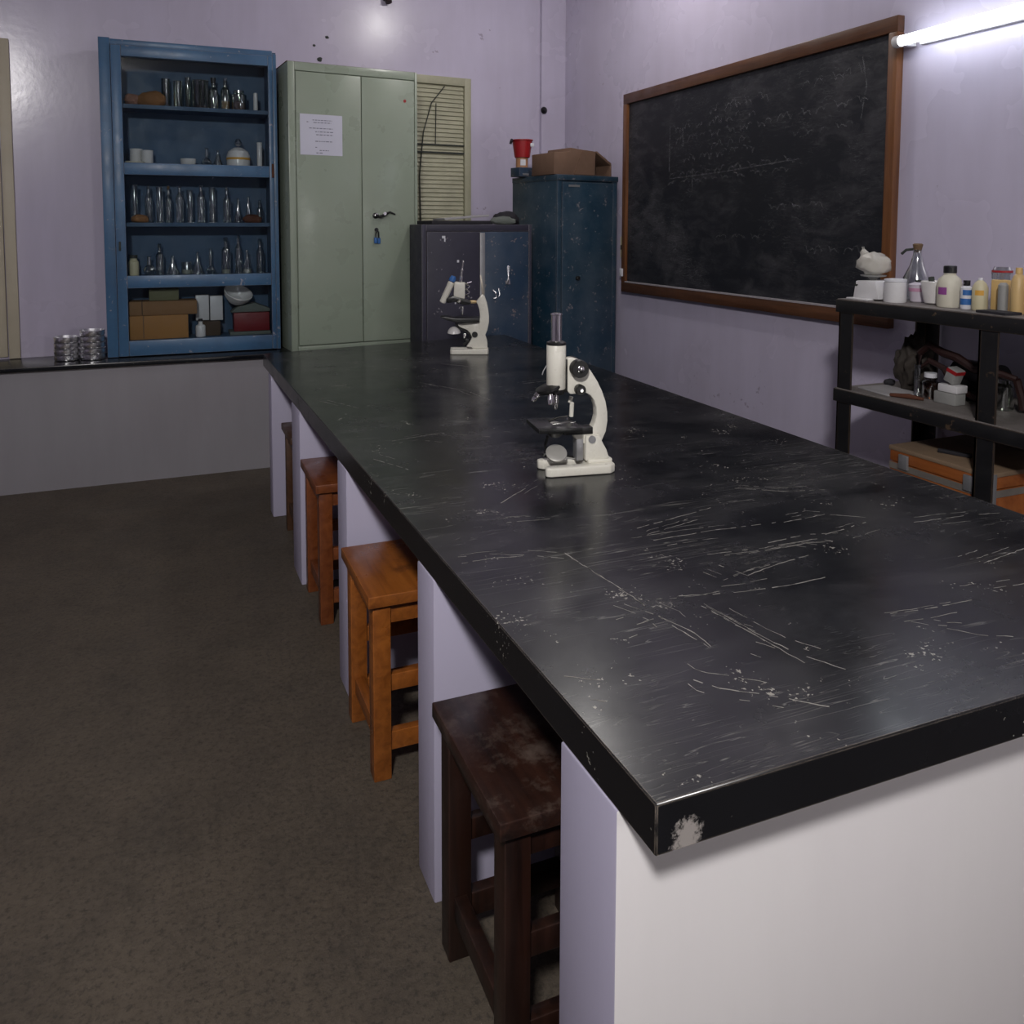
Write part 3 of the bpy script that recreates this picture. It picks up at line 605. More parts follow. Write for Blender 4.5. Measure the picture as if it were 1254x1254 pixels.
b = MB().blob((0, 0, .02), (.055, .022, .03), .2, 2, 3, 12, 0).build('cloth_bundle', 'rust'); b.location = (.470, 4.895, ZC); tag(b, 'dark red brown bundle at the right front of the third cabinet shelf', 'cloth')
# -- fourth shelf
G4 = 'flasks and bottles on the fourth cabinet shelf'
vessel('jar', jar_prof(.028, .10), -.188, YC, ZD, 'yellowlabel', 'dull yellow jar with dark lid at the left of the fourth cabinet shelf', 'jar', None, (('lid', [(.022, .099), (.022, .118)], 'seam'),))
row4 = [(-.105, .030, .11, 'r', 0), (-.048, .024, .165, 'b', 0), (.022, .030, .11, 'f', 0), (.098, .032, .075, 'k', 1), (.158, .028, .13, 'f', 0), (.232, .024, .15, 'r', 0), (.318, .028, .20, 'b', 1), (.392, .022, .215, 'b', 0), (.440, .026, .14, 'f', 1), (.518, .024, .19, 'b', 0)]
on4 = ['first', 'second', 'third', 'fourth', 'fifth', 'sixth', 'seventh', 'eighth', 'ninth', 'rightmost']
for i, (x, r, h, k, cc) in enumerate(row4):
    nm, pf, ct, wh = {'r': ('round_flask', rflask_prof, 'flask', 'round bottomed flask'), 'b': ('reagent_bottle', bottle_prof, 'bottle', 'narrow necked bottle'), 'f': ('conical_flask', flask_prof, 'flask', 'conical flask'), 'k': ('beaker', beaker_prof, 'beaker', 'low beaker')}[k]
    ex = []
    if k == 'b': ex.append(('stopper', [(r * .30, h - .004), (r * .55, h + .010), (r * .25, h + .018)], 'glass'))
    if cc: ex.append(('contents', [(r * .85, .004), (r * .86, .026)], 'cream_liquid'))
    vessel(nm, pf(r, h), x, 4.95 + (.025 if i % 2 else 0), ZD, 'glass', 'clear %s%s, %s item right of yellow jar, fourth shelf' % (wh, ' with cream residue' if cc else '', on4[i]), ct, G4, tuple(ex))
# -- bottom compartment
def carton(name, loc, sx, sy, sz, mat, label, cat, rz=0, tape=None):
    t = thing(name, loc, label, cat, rz)
    MB().box(-sx / 2, sx / 2, -sy / 2, sy / 2, 0, sz, .003).build('box_body', mat, t)
    if tape: MB().box(tape[0], tape[1], -sy / 2 - .0008, sy / 2 + .0008, sz * .05, sz + .0008).build('tape', tape[2], t)
    else: MB().box(-sx / 2 + .004, sx / 2 - .004, -.001, .001, sz - .001, sz + .0008).build('flap_seam', 'cardboard_in', t)
    return t
carton('cardboard_box', (-.060, 4.955, ZE), .315, .15, .135, 'cardboard_orange', 'lower orange brown cardboard box at the bottom left of the blue cabinet', 'box', 0, (-.085, -.080, 'cardboard_dark'))
carton('cardboard_box', (-.035, 4.955, ZE + .1365), .365, .14, .080, 'cardboard', 'long brown cardboard box lying on the orange one in the cabinet', 'box', 0, (-.115, -.11, 'cardboard_in'))
carton('card_box', (-.03, 4.962, ZE + .2182), .16, .12, .065, 'olivebox', 'small olive box on top of the cardboard boxes in the cabinet', 'box')
vessel('bottle', bottle_prof(.028, .09), .165, 4.91, ZE, 'porcelain', 'small white bottle in front at the bottom of the blue cabinet', 'bottle', None, (('cap', [(.013, .088), (.013, .104)], 'blackplastic'),))
carton('card_box', (.225, 4.958, ZE), .105, .09, .085, 'cardboard_in', 'dark brown box under the white cartons at the cabinet bottom', 'box')
carton('carton', (.180, 5.00, ZE + .0865), .075, .05, .15, 'whiteplastic', 'left pale carton standing behind the small white bottle in the cabinet', 'box')
carton('carton', (.2585, 4.985, ZE + .0865), .072, .06, .145, 'whiteplastic', 'right pale carton standing on the dark box in the cabinet', 'box')
carton('card_box', (.445, 4.950, ZE), .235, .15, .020, 'greycloth', 'flat grey board under the dark red box in the cabinet', 'board')
carton('card_box', (.455, 4.955, ZE + .0210), .205, .13, .110, 'maroon', 'dark red box at the bottom right of the blue cabinet', 'box')
b = MB().poly([(-.12, 0), (.11, 0), (.108, .02), (.02, .055), (-.08, .035)], -.05, .05, 'Y', .006).build('folded_sheet', 'greycloth'); b.location = (.455, 4.955, ZE + .1325); tag(b, 'grey green folded sheet on the dark red box in the cabinet', 'cloth')
b = MB(); b.xf = T(.378, 4.925, ZE + .235) @ R(.28, 'Y') @ R(.5, 'X')
b.lathe([(.01, -.045), (.05, -.040), (.078, -.005), (.085, .022), (.080, .024), (.07, .0), (.04, -.03), (0.0, -.036)], cap=False).build('bowl', 'porcelain'); tag(bpy.data.objects['bowl'], 'white bowl tipped on the grey sheet above the dark red box', 'bowl')

# ------------------------------------------------------------------ steel dishes on the ledge
for cx, n, side in ((-.535, 4, 'left'), (-.405, 5, 'right')):
    hh = .033
    for k in range(n):
        o = MB().lathe([(.054, 0), (.062, .003), (.064, .008), (.064, hh - .006), (.067, hh - .004), (.067, hh - .001), (.062, hh - .001), (.060, .008), (0.0, .006)], seg=32, cap=False).build('steel_dish', 'steel')
        o.location = (cx, 4.86 if side == 'left' else 4.845, .6715 + k * hh)
        tag(o, 'round steel dish, %s of the %s stack on the ledge' % (['lowest', 'second from the bottom', 'third from the bottom', 'top one' if n == 4 else 'fourth from the bottom', 'topmost'][k], side), 'dish', 'stacked steel dishes on the ledge')

# ------------------------------------------------------------------ pale green steel cupboard
al = thing('steel_cupboard', (.660, 4.700, .6715), 'tall pale green two-door steel cupboard with a paper notice, beside the blue cabinet', 'cupboard', PHI)
AW, AD, AH = .800, .385, 1.680
MB().box(0, AW, .012, AD, 0, AH, .004).build('body', 'green', al)
MB().box(0, .040, 0, .013, 0, AH, .004).box(AW - .018, AW, 0, .013, 0, AH, .004).box(.040, AW - .018, 0, .013, AH - .050, AH, .004).box(.040, AW - .018, 0, .013, 0, .03, .004).build('front_frame', 'green', al)
dl = MB().box(.044, .436, -.004, .012, .034, AH - .054, .004, 3).build('door', 'green', al)
d2 = MB().box(.440, AW - .022, -.004, .012, .034, AH - .054, .004, 3).build('door', 'green', al)
MB().lathe([(.018, 0), (.018, .006), (.010, .010), (.010, .020)], (.520, -.004, .800), (0, -1, 0)).tube([(.515, -.024, .800), (.545, -.026, .793), (.575, -.026, .806), (.605, -.026, .822), (.640, -.026, .808)], [.011, .010, .009, .007, .005]).build('handle', 'blackplastic', d2)
MB().lathe([(.011, .018), (.011, .024), (.004, .027)], (.520, -.004, .802), (0, -1, 0)).lathe([(.010, 0), (.010, .003)], (.570, -.034, .812), (0, -1, 0)).build('handle_boss', 'chrome', d2)
MB().lathe([(.012, 0), (.012, .006)], (.525, -.004, .715), (0, -1, 0)).tube([(.525, -.012, .715), (.535, -.016, .70), (.535, -.016, .66)], .005, 6).tube([(.525, -.012, .712), (.518, -.016, .69), (.517, -.016, .66)], .005, 6).build('keys', 'blackplastic', d2)
MB().box(.507, .526, -.020, -.008, .632, .668, .003).box(.529, .547, -.020, -.008, .630, .666, .003).build('key_tags', 'bluelabel', d2)
MB().lathe([(.009, 0), (.009, .002)], (.715, -.004, 1.500), (0, -1, 0)).build('badge', 'red', d2)
MB().box(.0, AW, .02, AD, AH, AH + .004).build('top_plate', 'rust', al)
nt_ = thing('notice', (.66, 4.70, .6715), 'white printed paper notice stuck on the left door of the green cupboard', 'notice', PHI)
MB().box(.066, .318, -.0055, -.0044, 1.150, 1.385).build('sheet', 'paper', nt_, False)
mb = MB(); rr = random.Random(3)
for k, (z, a, b_) in enumerate(((1.352, .14, .255), (1.340, .105, .120), (1.338, .145, .25), (1.305, .12, .26), (1.285, .155, .265), (1.268, .16, .262), (1.23, .155, .26), (1.195, .155, .17), (1.178, .18, .235), (1.163, .16, .20))):
    x = a
    while x < b_:
        w = rr.uniform(.006, .02); mb.box(x, min(x + w, b_), -.0060, -.0056, z - .0022, z + .0022); x += w + .005
mb.build('printed_lines', 'ink', nt_, False)

# ------------------------------------------------------------------ low dark two-door cabinet
dc = thing('low_cabinet', (1.395, 4.500, 0), 'low dark navy two-door steel cabinet with cluttered top, between cupboard and tall locker', 'cabinet')
DW, DD, DH = .715, .255, 1.418
MB().box(0, DW, .012, DD, 0, DH, .004).box(0, .028, 0, .014, 0, DH, .003).box(DW - .02, DW, 0, .014, 0, DH, .003).box(.028, DW - .02, 0, .014, DH - .04, DH, .003).build('body', 'navy', dc)
a = MB().box(.031, .366, -.003, .012, .02, DH - .044, .003).build('door', 'navy', dc); a['label'] = 'left door, dark purple navy'
b = MB().box(.370, DW - .023, -.003, .012, .02, DH - .044, .003).build('door', 'navyblue', dc); b['label'] = 'right door, worn deep blue'
MB().box(.366, .400, -.010, -.001, .02, DH - .05, .004).build('door_strip', 'dullsteel', b)
MB().poly([(.545, 1.165), (.565, 1.168), (.560, 1.10), (.568, 1.05), (.535, 1.05), (.550, 1.09)], -.012, -.003, 'Y', .002).build('handle', 'steel', b)
MB().tube([(.450, -.006, 1.02), (.47, -.012, 1.00), (.475, -.008, .97), (.455, -.008, .965)], .005, 6).tube([(.49, -.006, 1.03), (.495, -.01, .99), (.485, -.01, .975)], .004, 6).build('hasp', 'steel', b)
MB().box(.22, .232, -.006, -.003, 1.19, 1.205).box(.205, .212, -.006, -.003, .94, .95).box(.125, .145, -.006, -.003, 1.335, 1.35).box(.138, .146, -.006, -.003, 1.315, 1.335).build('paint_mark', 'whitelabel', a)
# on it
zt = DH + .001
o = MB().poly([(-.20, -.13), (.20, -.11), (.17, .11), (-.22, .11)], 0, .022, bev=.003).build('drawing_board', 'darkcloth'); o.location = (1.66, 4.635, zt); tag(o, 'dark flat board lying on the low navy cabinet', 'board')
mb = MB(); mb.xf = R(-.08, 'Y'); mb.poly([(-.15, -.11), (.15, -.08), (.13, .10), (-.16, .09)], 0, .012, bev=.002); o = mb.build('metal_sheet', 'sheet'); o.location = (1.70, 4.64, zt + .036); tag(o, 'pale grey sheet tilted on the dark board over the navy cabinet', 'sheet')
o = MB().blob((0, 0, .03), (.085, .08, .05), .25, 1.8, 3, 22, 0).build('cloth_bundle', 'darkcloth', ang=180); o.location = (2.01, 4.672, zt); tag(o, 'black crumpled cloth on the right of the navy cabinet top', 'cloth')
o = MB().blob((0, 0, .02), (.085, .028, .030), .2, 2, 3, 31, 0).build('cloth_bundle', 'greycloth'); o.location = (1.93, 4.53, zt); tag(o, 'dusty grey rag at the front edge of the navy cabinet top', 'rag')

# ------------------------------------------------------------------ tall blue locker
lk = thing('steel_locker', (2.250, 4.430, 0), 'tall narrow teal blue steel locker in the corner beside the chalkboard', 'locker', math.atan2(.10, .49))
LW, LD, LH = .495, .480, 1.728
MB().box(0, LW, .012, LD, 0, LH - .03, .003).box(0, .035, 0, .014, 0, LH - .03, .003).box(LW - .035, LW, 0, .014, 0, LH - .03, .003).build('body', 'teal', lk)
MB().box(-.004, LW + .004, -.006, LD, LH - .035, LH, .004).build('top', 'teal', lk)
d = MB().box(.038, LW - .038, -.004, .013, .03, LH - .045, .003).build('door', 'teal', lk)
MB().box(.085, .175, -.006, -.003, LH - .075, LH - .062).build('label_plate', 'dullsteel', d)
MB().lathe([(.014, 0), (.014, .014), (.008, .018)], (.16, -.004, 1.08), (0, -1, 0)).build('knob', 'black_metal', d)
# on it: open carton, red bucket on a small blue box
zt = LH + .001
cr = math.atan2(.10, .49)
cx = thing('cardboard_box', (2.395, 4.615, zt), 'open brown cardboard box with its flap folded out, on the tall blue locker', 'box', cr)
mb = MB(); mb.poly([(-.19, 0), (.14, 0), (.15, .155), (.0, .165), (-.06, .170), (-.065, .145), (-.19, .135)], -.13, .10, 'Y', .004); mb.build('box_body', 'cardboard_dark', cx)
mb = MB(); mb.poly([(.15, .150), (.16, .158), (.285, .085), (.275, .072)], -.128, .09, 'Y', .001).build('top_flap', 'cardboard_dark', cx)
mb = MB(); mb.poly([(.275, .0), (.285, .0), (.285, .080), (.276, .074)], -.128, .09, 'Y', .001).build('end_flap', 'cardboard_dark', cx)
MB().box(.14, .276, -.12, .085, 0, .004).box(.138, .147, -.128, .095, .0, .148).build('inner_panel', 'cardboard_in', cx)
MB().poly([(-.03, .004), (.135, .004), (.12, .14), (.03, .15), (.0, .08)], -.136, -.131, 'Y').build('front_flap', 'cardboard_dark', cx)
t = thing('card_box', (2.172, 4.79, zt), 'small dark blue box under the red bucket on the tall locker', 'box', cr)
MB().box(-.055, .055, -.05, .05, 0, .060, .003).build('box_body', 'navyblue', t); MB().box(-.03, .02, -.0515, -.0495, .010, .022).build('label_patch', 'dullsteel', t)
t = thing('tin', (2.170, 4.785, zt + .061), 'orange and white tin between the blue box and the red bucket', 'tin')
MB().lathe([(.040, 0), (.040, .062)]).build('tin_body', 'orangeplastic', t); MB().poly([(-.028, .012), (.008, .012), (.008, .05), (-.028, .05)], -.0415, -.035, 'Y').build('label_patch', 'whitelabel', t)
t = thing('bucket', (2.172, 4.785, zt + .124), 'small red plastic bucket with black handle on top of the tall locker', 'bucket')
MB().lathe([(.046, 0), (.050, .003), (.066, .108), (.071, .110), (.071, .116), (.066, .116), (.058, .06), (.048, .008), (0, .006)], seg=32, cap=False).build('bucket_body', 'red', t)
MB().tube([(-.070, 0, .11), (-.082, -.015, .112), (-.092, -.03, .10), (-.097, -.03, .085)], .009, 8).build('handle', 'blackplastic', t)
MB().box(.030, .056, -.066, -.056, .068, .092, .004).build('handle_lug', 'whitelabel', t)

# ------------------------------------------------------------------ chalkboard on the right wall
bd = thing('chalkboard', (XR - .001, 3.445, .985), 'large black chalkboard in a brown wooden frame on the right wall', 'chalkboard')
BW, BH, FT = 1.03, 1.262, .036
MB().box(-.018, 0, -BW + .03, BW - .03, .03, BH - .03).build('slate', 'board', bd, False)
for y0, y1, z0, z1, mm in ((-BW, BW, BH - .064, BH, 'framewood'), (-BW, BW, 0, .062, 'framewood'), (-BW, -BW + .044, .062, BH - .064, 'framewood_v'), (BW - .045, BW, .062, BH - .064, 'framewood_v')):
    MB().box(-FT, 0, y0, y1, z0, z1, .003).build('frame_rail' if mm == 'framewood' else 'frame_stile', mm, bd)
MB().box(-FT - .002, -.018, -BW + .044, BW - .045, .062, .070).build('chalk_ledge', 'dust', bd)
rr = random.Random(11); mb = MB()
def stroke(pts, w):
    for (y0, z0), (y1, z1) in zip(pts, pts[1:]):
        d = Vector((y1 - y0, z1 - z0)); 
        if d.length < 1e-5: continue
        n = Vector((-d.y, d.x)).normalized() * w / 2
        mb.quad([(-.0192, y0 + n.x, z0 + n.y), (-.0192, y1 + n.x, z1 + n.y), (-.0192, y1 - n.x, z1 - n.y), (-.0192, y0 - n.x, z0 - n.y)])
def scrawl(y0, y1, z, h, w=.005):
    y = y0
    while y > y1:
        L_ = rr.uniform(.05, .13); pts = []; ph = rr.uniform(0, 6); n = int(L_ / .006)
        for i in range(n):
            a = ph + i * rr.uniform(.75, .95)
            pts.append((y - i * .006 + .006 * math.cos(a), z + h * (.5 * math.sin(a) + .35 * math.sin(i * .37 + ph)) + .02 * (y0 - y)))
        stroke(pts, w); y -= L_ + rr.uniform(.015, .04)
zb = -.985; yb = -3.445
for (a, b_, z, h) in ((3.62, 3.20, 2.035, .035), (3.95, 3.22, 1.965, .030), (3.92, 3.20, 1.90, .028), (3.6, 3.25, 1.845, .03), (3.85, 3.3, 1.79, .03), (3.98, 3.0, 1.705, .022), (4.0, 3.0, 1.66, .018), (2.95, 2.62, 2.06, .03), (3.1, 2.62, 1.93, .025), (3.0, 2.7, 1.84, .02), (3.15, 2.85, 1.50, .02), (3.55, 3.2, 1.35, .02), (2.9, 2.65, 1.30, .025)):
    scrawl(a + yb, b_ + yb, z + zb, h, .0045)
stroke([(3.98 + yb, 1.98 + zb), (3.985 + yb, 1.72 + zb)], .007); stroke([(3.86 + yb, 1.99 + zb), (3.85 + yb, 1.86 + zb)], .007); stroke([(3.76 + yb, 1.76 + zb), (3.76 + yb, 1.60 + zb)], .006)
stroke([(3.98 + yb, 1.685 + zb), (3.5 + yb, 1.695 + zb), (2.95 + yb, 1.72 + zb)], .005)
stroke([(2.60 + yb, 2.12 + zb), (2.575 + yb, 2.0 + zb), (2.60 + yb, 1.86 + zb)], .006)
mb.build('chalk_writing', 'chalk', bd, False)
sw = thing('wall_switch', (XR - .001, 4.52, 1.205), 'narrow yellowed plastic strip on the wall between locker and chalkboard', 'switch')
MB().box(-.010, 0, -.012, .012, 0, .135, .002).build('strip', 'switch', sw); MB().box(-.012, -.009, -.006, .006, .05, .08, .001).build('slot', 'seam', sw)
o = MB().box(-.012, 0, -.014, .014, 0, .05, .002).build('wall_clip', 'whitelabel'); o.location = (XR - .039, 4.46, 1.085); tag(o, 'small white clip on the lower left corner of the chalkboard frame', 'clip')
o = MB().lathe([(.022, 0), (.026, .006), (.018, .02), (.008, .03)], d=(0, -1, 0)).build('wall_hook', 'blackplastic'); o.location = (2.590, wy(2.59) - .036, 2.255); tag(o, 'small black hook on the corner pilaster above the locker', 'hook')
t = thing('lamp_holder', (1.385, wy(1.385), 2.93), 'dark lamp holder on the far wall high above the green cupboard', 'lamp holder', PHI)
MB().lathe([(.035, 0), (.035, .012), (.02, .02)], (0, 0, 0), (0, -1, 0)).build('rose', 'seam', t); MB().lathe([(.016, 0), (.022, .02), (.022, .05)], (0, -.03, -.005), (.1, -.35, -.94)).build('socket', 'dkred', t)
for (x, z, s) in ((.935, 2.475, .018), (.985, 2.62, .012), (.90, 2.56, .010)):
    o = MB().blob((0, 0, 0), (s, .003, s * .8), .4, 3, 2, int(x * 50)).build('plaster_hole', 'seam'); o.location = (x, wy(x) - .001, z); o.rotation_euler = (0, 0, PHI)
    tag(o, {.018: 'largest dark chip in the wall paint just above the green cupboard', .012: 'upper small dark chip in the wall paint above the green cupboard', .010: 'left small dark chip in the wall paint above the green cupboard'}[s], 'paint chip', 'chips in the wall paint')

# ------------------------------------------------------------------ fluorescent tube on the right wall
tl = thing('tube_light', (2.672, 2.355, 2.122), 'lit white fluorescent tube on the right wall beside the chalkboard', 'lamp')
mb = MB(); mb.xf = R(-.012, 'X')
mb.cyl((0, -.012, 0), (0, -1.20, -.0), .019, seg=24).build('tube', 'tube', tl)
MB().box(.078, .103, -1.235, -.03, -.012, .012, .003).build('batten', 'whiteplastic', tl)
for y in (-.003, -1.209):
    MB().lathe([(.022, -.012), (.023, 0), (.023, .014)], (0, y, 0 if y > -.5 else .012), (0, 1, 0)).box(.0, .085, y - .010, y + .014, -.014, .014, .003).build('end_cap', 'whiteplastic', tl)

# ------------------------------------------------------------------ black steel rack
rk = thing('storage_rack', (2.31, 2.25, 0), 'black steel rack of bottles and clutter below the fluorescent tube', 'rack')
RD = .440; RL = 1.16
def angle(x, y, sx, sy, h): return MB().box(x, x + .055 * sx, y, y + .006 * sy, 0, h).box(x, x + .006 * sx, y, y + .062 * sy, 0, h) 
for y, sy in ((0, -1), (-.545, -1), (-RL, 1)):
    angle(0, y, 1, sy, 1.135).build('leg', 'rack', rk, False)
    angle(RD, y, -1, sy, 1.135).build('leg', 'rack', rk, False)
for z in (1.138, .806, .420):
    sh = MB().box(-.004, RD, -RL, 0.006, z - .003, z).build('shelf', 'rackshelf', rk)
    MB().box(-.006, .0, -RL - .004, .012, z - .050, z - .0035, .001).build('front_rail', 'rack', sh)
    MB().box(RD - .004, RD, -RL, 0, z - .045, z - .0035, .001).box(0, RD, .002, .007, z - .045, z - .0035, .001).box(0, RD, -RL - .003, -RL, z - .045, z - .0035, .001).build('edge_rail', 'rack', sh)
ZR = 1.1385; ZL = .8065
# -- on the top shelf, from the far end towards the camera
t = thing('weighing_scale', (2.40, 2.185, ZR), 'white weighing scale at the far end of the rack top, beside the chalkboard', 'scale')
mb = MB(); mb.poly([(-.078, -.048), (.078, -.048), (.078, .048), (-.078, .048)], 0, .006, bev=.002)
mb.poly([(-.076, .004), (.040, .004), (.030, .068), (-.058, .072)], -.055, .055, 'X', .006).build('body', 'whiteplastic', t)
MB().lathe([(.010, .07), (.018, .080), (.042, .084), (.044, .088)]).build('pan', 'greyplastic', t)
MB().lathe([(.008, 0), (.008, .003)], (-.052, .025, .055), (-1, 0, .1)).build('dial', 'seam', t)
o = MB().blob((0, 0, .040), (.050, .055, .042), .30, 2.2, 3, 41, 0).tube([(0, .03, .06), (-.005, .045, .085), (0, .05, .10)], [.02, .012, .006]).build('plastic_bag', 'bag', ang=180); o.location = (2.40, 2.185, ZR + .0885); tag(o, 'cloudy crumpled plastic bag on the pan of the white scale', 'bag')
vessel('tumbler', [(.035, 0), (.037, .004), (.035, .070), (.032, .073)], 2.375, 2.068, ZR, 'whiteplastic', 'squat white tub with blue marks in front of the tall clear flask', 'tub', None, (('lid', [(.036, .0728), (.036, .081), (.02, .083)], 'whitelabel'),))
t = vessel('conical_flask', [(.044, 0), (.048, .006), (.044, .08), (.024, .125), (.014, .165), (.014, .178), (.018, .182)], 2.52, 2.105, ZR, 'glass', 'tall clear conical flask with brown stopper on the rack top', 'flask', None, (('stopper', [(.011, .172), (.017, .20), (.012, .204)], 'cork'),))
MB().tube([(0, 0, .185), (-.015, .035, .18), (-.02, .05, .165)], .005, 6).build('side_clip', 'seam', t)
vessel('cup', [(.020, 0), (.024, .004), (.030, .06), (.031, .062), (.012, .070)], 2.45, 2.040, ZR, 'lilacplastic', 'small white and pink cup right of the clear flask on the rack top', 'cup', None, (('band', [(.0285, .038), (.0297, .050)], 'pinklabel'), ('knob', [(.008, .0705), (.010, .078)], 'seam')))
t = vessel('mortar', [(.018, 0), (.030, .006), (.040, .05), (.043, .078), (.040, .080), (.03, .03), (0, .015)], 2.43, 1.958, ZR, 'porcelain', 'white tapered porcelain mug between the cup and the black-capped bottle', 'mug', None, ())
o = MB().tube([(0, 0, .02), (.004, .012, .06), (.008, .022, .090)], [.012, .008, .010]).build('pestle', 'seam'); o.location = (2.43, 1.958, ZR + .001); tag(o, 'dark pestle standing in the white porcelain mug', 'pestle')
t = vessel('bottle', [(.034, 0), (.036, .004), (.037, .075), (.033, .092), (.018, .106), (.018, .114)], 2.40, 1.880, ZR, 'cream_liquid', 'cream bottle with black cap and magenta label on the rack top', 'bottle', None, (('cap', [(.0195, .112), (.0195, .134), (.017, .136)], 'blackplastic'),))
mb = MB(); mb.xf = R(math.radians(160), 'Z')
def patch(mbx, r, a0, a1, z0, z1, n=8):
    for i in range(n):
        t0 = a0 + (a1 - a0) * i / n; t1 = a0 + (a1 - a0) * (i + 1) / n
        mbx.quad([(r * math.cos(t0), r * math.sin(t0), z0), (r * math.cos(t1), r * math.sin(t1), z0), (r * math.cos(t1), r * math.sin(t1), z1), (r * math.cos(t0), r * math.sin(t0), z1)])
    return mbx
A_ = math.radians(215)   # direction from the rack towards the room
patch(MB(), .0376, A_ - .95, A_ - .15, .042, .066).build('label_patch', 'purple', t)
mb.bm.free()
t = vessel('bottle', [(.016, 0), (.017, .003), (.017, .068), (.008, .076)], 2.39, 1.812, ZR, 'whitelabel', 'small white and blue bottle with black cap, next to the cream bottle', 'bottle', None, (('cap', [(.010, .075), (.010, .092)], 'blackplastic'),))
patch(MB(), .0174, A_ - 1.3, A_ + 1.3, .014, .034).build('label_patch', 'bluelabel', t); patch(MB(), .0174, A_ - .6, A_ + 1.0, .045, .062).build('label_patch', 'bluelabel', t)
t = vessel('bottle', [(.021, 0), (.0225, .004), (.0225, .070), (.016, .086), (.006, .096)], 2.395, 1.770, ZR, 'yellowlabel', 'pale yellow round-shouldered bottle with orange patch on the rack top', 'bottle', None, (('cap', [(.007, .095), (.007, .102)], 'whitelabel'),))
patch(MB(), .0229, A_ - .6, A_ + .5, .048, .064).build('label_patch', 'orangelabel', t)
carton('carton', (2.43, 1.728, ZR), .035, .040, .098, 'yellowbox', 'golden yellow upright box behind the pale yellow bottle on the rack', 'box')
vessel('jar', beaker_prof(.030, .115), 2.535, 1.800, ZR, 'glass', 'clear jar with red rim at the back of the rack top', 'jar', None, (('lid', [(.030, .1155), (.030, .122)], 'red'), ('lid_top', [(.028, .1222), (.024, .134)], 'glass')))
t = vessel('tube_bottle', [(.013, 0), (.0135, .003), (.0135, .085), (.008, .092)], 2.39, 1.692, ZR, 'greyplastic', 'slim grey tube with blue marks between yellow box and tan bottle', 'tube')
t = vessel('bottle', [(.019, 0), (.020, .004), (.020, .098), (.014, .115), (.008, .122)], 2.40, 1.652, ZR, 'tanplastic', 'tan yellow bottle with narrow neck near the right edge of the photo', 'bottle', None, (('cap', [(.010, .1215), (.009, .140)], 'yellowbox'),))
vessel('bottle', [(.019, 0), (.020, .004), (.020, .105), (.013, .13), (.010, .15)], 2.40, 1.605, ZR, 'orangeplastic', 'taller orange tan bottle on the rack top, cut by the right photo edge', 'bottle', None, (('cap', [(.012, .149), (.012, .185)], 'cork'),))
o = MB().poly([(-.03, -.05), (.03, -.06), (.035, .04), (-.02, .05)], 0, .008, bev=.001).build('flat_tool', 'darkcloth'); o.location = (2.345, 1.68, ZR); tag(o, 'flat dark tool lying at the front edge of the rack top', 'tool')
# -- on the middle shelf
o = MB().blob((0, 0, .09), (.07, .050, .105), .35, 2.6, 4, 51, 0).build('cloth_lump', 'dkbrown', ang=180); o.location = (2.54, 2.115, ZL); tag(o, 'dark brown lumpy bundle standing on the middle rack shelf', 'bundle')
o = MB().blob((0, 0, .012), (.022, .02, .014), .2, 2, 2, 3, 0).build('stopper', 'darkcloth'); o.location = (2.52, 2.205, ZL); tag(o, 'tiny black stopper at the far end of the middle rack shelf', 'stopper')
t = vessel('jar', jar_prof(.026, .075), 2.46, 1.985, ZL, 'amber', 'small amber jar with white cap on the middle rack shelf', 'jar', None, (('cap', [(.020, .0745), (.020, .09)], 'whitelabel'),))
carton('carton', (2.45, 1.903, ZL), .05, .080, .040, 'greyplastic', 'lower grey white carton on the middle rack shelf', 'box')
carton('carton', (2.45, 1.893, ZL + .0412), .052, .070, .026, 'whiteplastic', 'flat white carton lying on the grey carton on the rack', 'box')
t = thing('carton', (2.45, 1.897, ZL + .075), 'small tilted carton with red end leaning on top of the stacked cartons', 'box')
mb = MB(); mb.xf = R(.35, 'X'); mb.box(-.02, .02, -.018, .018, 0, .05, .002).build('box_body', 'greyplastic', t); mb = MB(); mb.xf = R(.35, 'X'); mb.box(-.021, .021, -.019, .019, .034, .046).build('red_band', 'red', t)
mt2 = thing('electric_motor', (2.60, 1.955, ZL), 'dark greasy motor-like machine at the back of the middle rack shelf', 'machine')
MB().cyl((0, -.12, .075), (0, .03, .075), .058).build('housing', 'black_metal', mt2); MB().cyl((0, .03, .075), (0, .055, .075), .014).build('shaft', 'dullsteel', mt2); MB().box(-.05, .05, -.10, .02, 0, .035, .003).build('foot', 'black_metal', mt2)
o = MB().tube([(2.47, 2.04, ZL + .15), (2.47, 2.0, ZL + .185), (2.47, 1.95, ZL + .165), (2.475, 1.90, ZL + .155), (2.48, 1.84, ZL + .125), (2.50, 1.76, ZL + .12), (2.51, 1.72, ZL + .11)], [.011, .013, .015, .015, .014, .012, .010]).tube([(2.47, 2.04, ZL + .15), (2.465, 2.03, ZL + .1), (2.47, 2.0, ZL + .13), (2.48, 1.95, ZL + .11), (2.5, 1.93, ZL + .05), (2.52, 1.86, ZL + .02)], .011).tube([(2.51, 1.72, ZL + .11), (2.53, 1.715, ZL + .05), (2.53, 1.71, ZL + .012)], .012).build('strap', 'dkred'); tag(o, 'dark red strap looping over the motor on the middle rack shelf', 'strap')
vessel('measuring_cylinder', cylinder_prof(.009, .115), 2.44, 2.02, ZL, 'glass', 'thin glass cylinder beside the amber jar on the middle rack shelf', 'glass cylinder')
vessel('jar', jar_prof(.030, .10), 2.53, 1.775, ZL, 'glass_green', 'dark glass jar just left of the rack middle leg', 'jar')
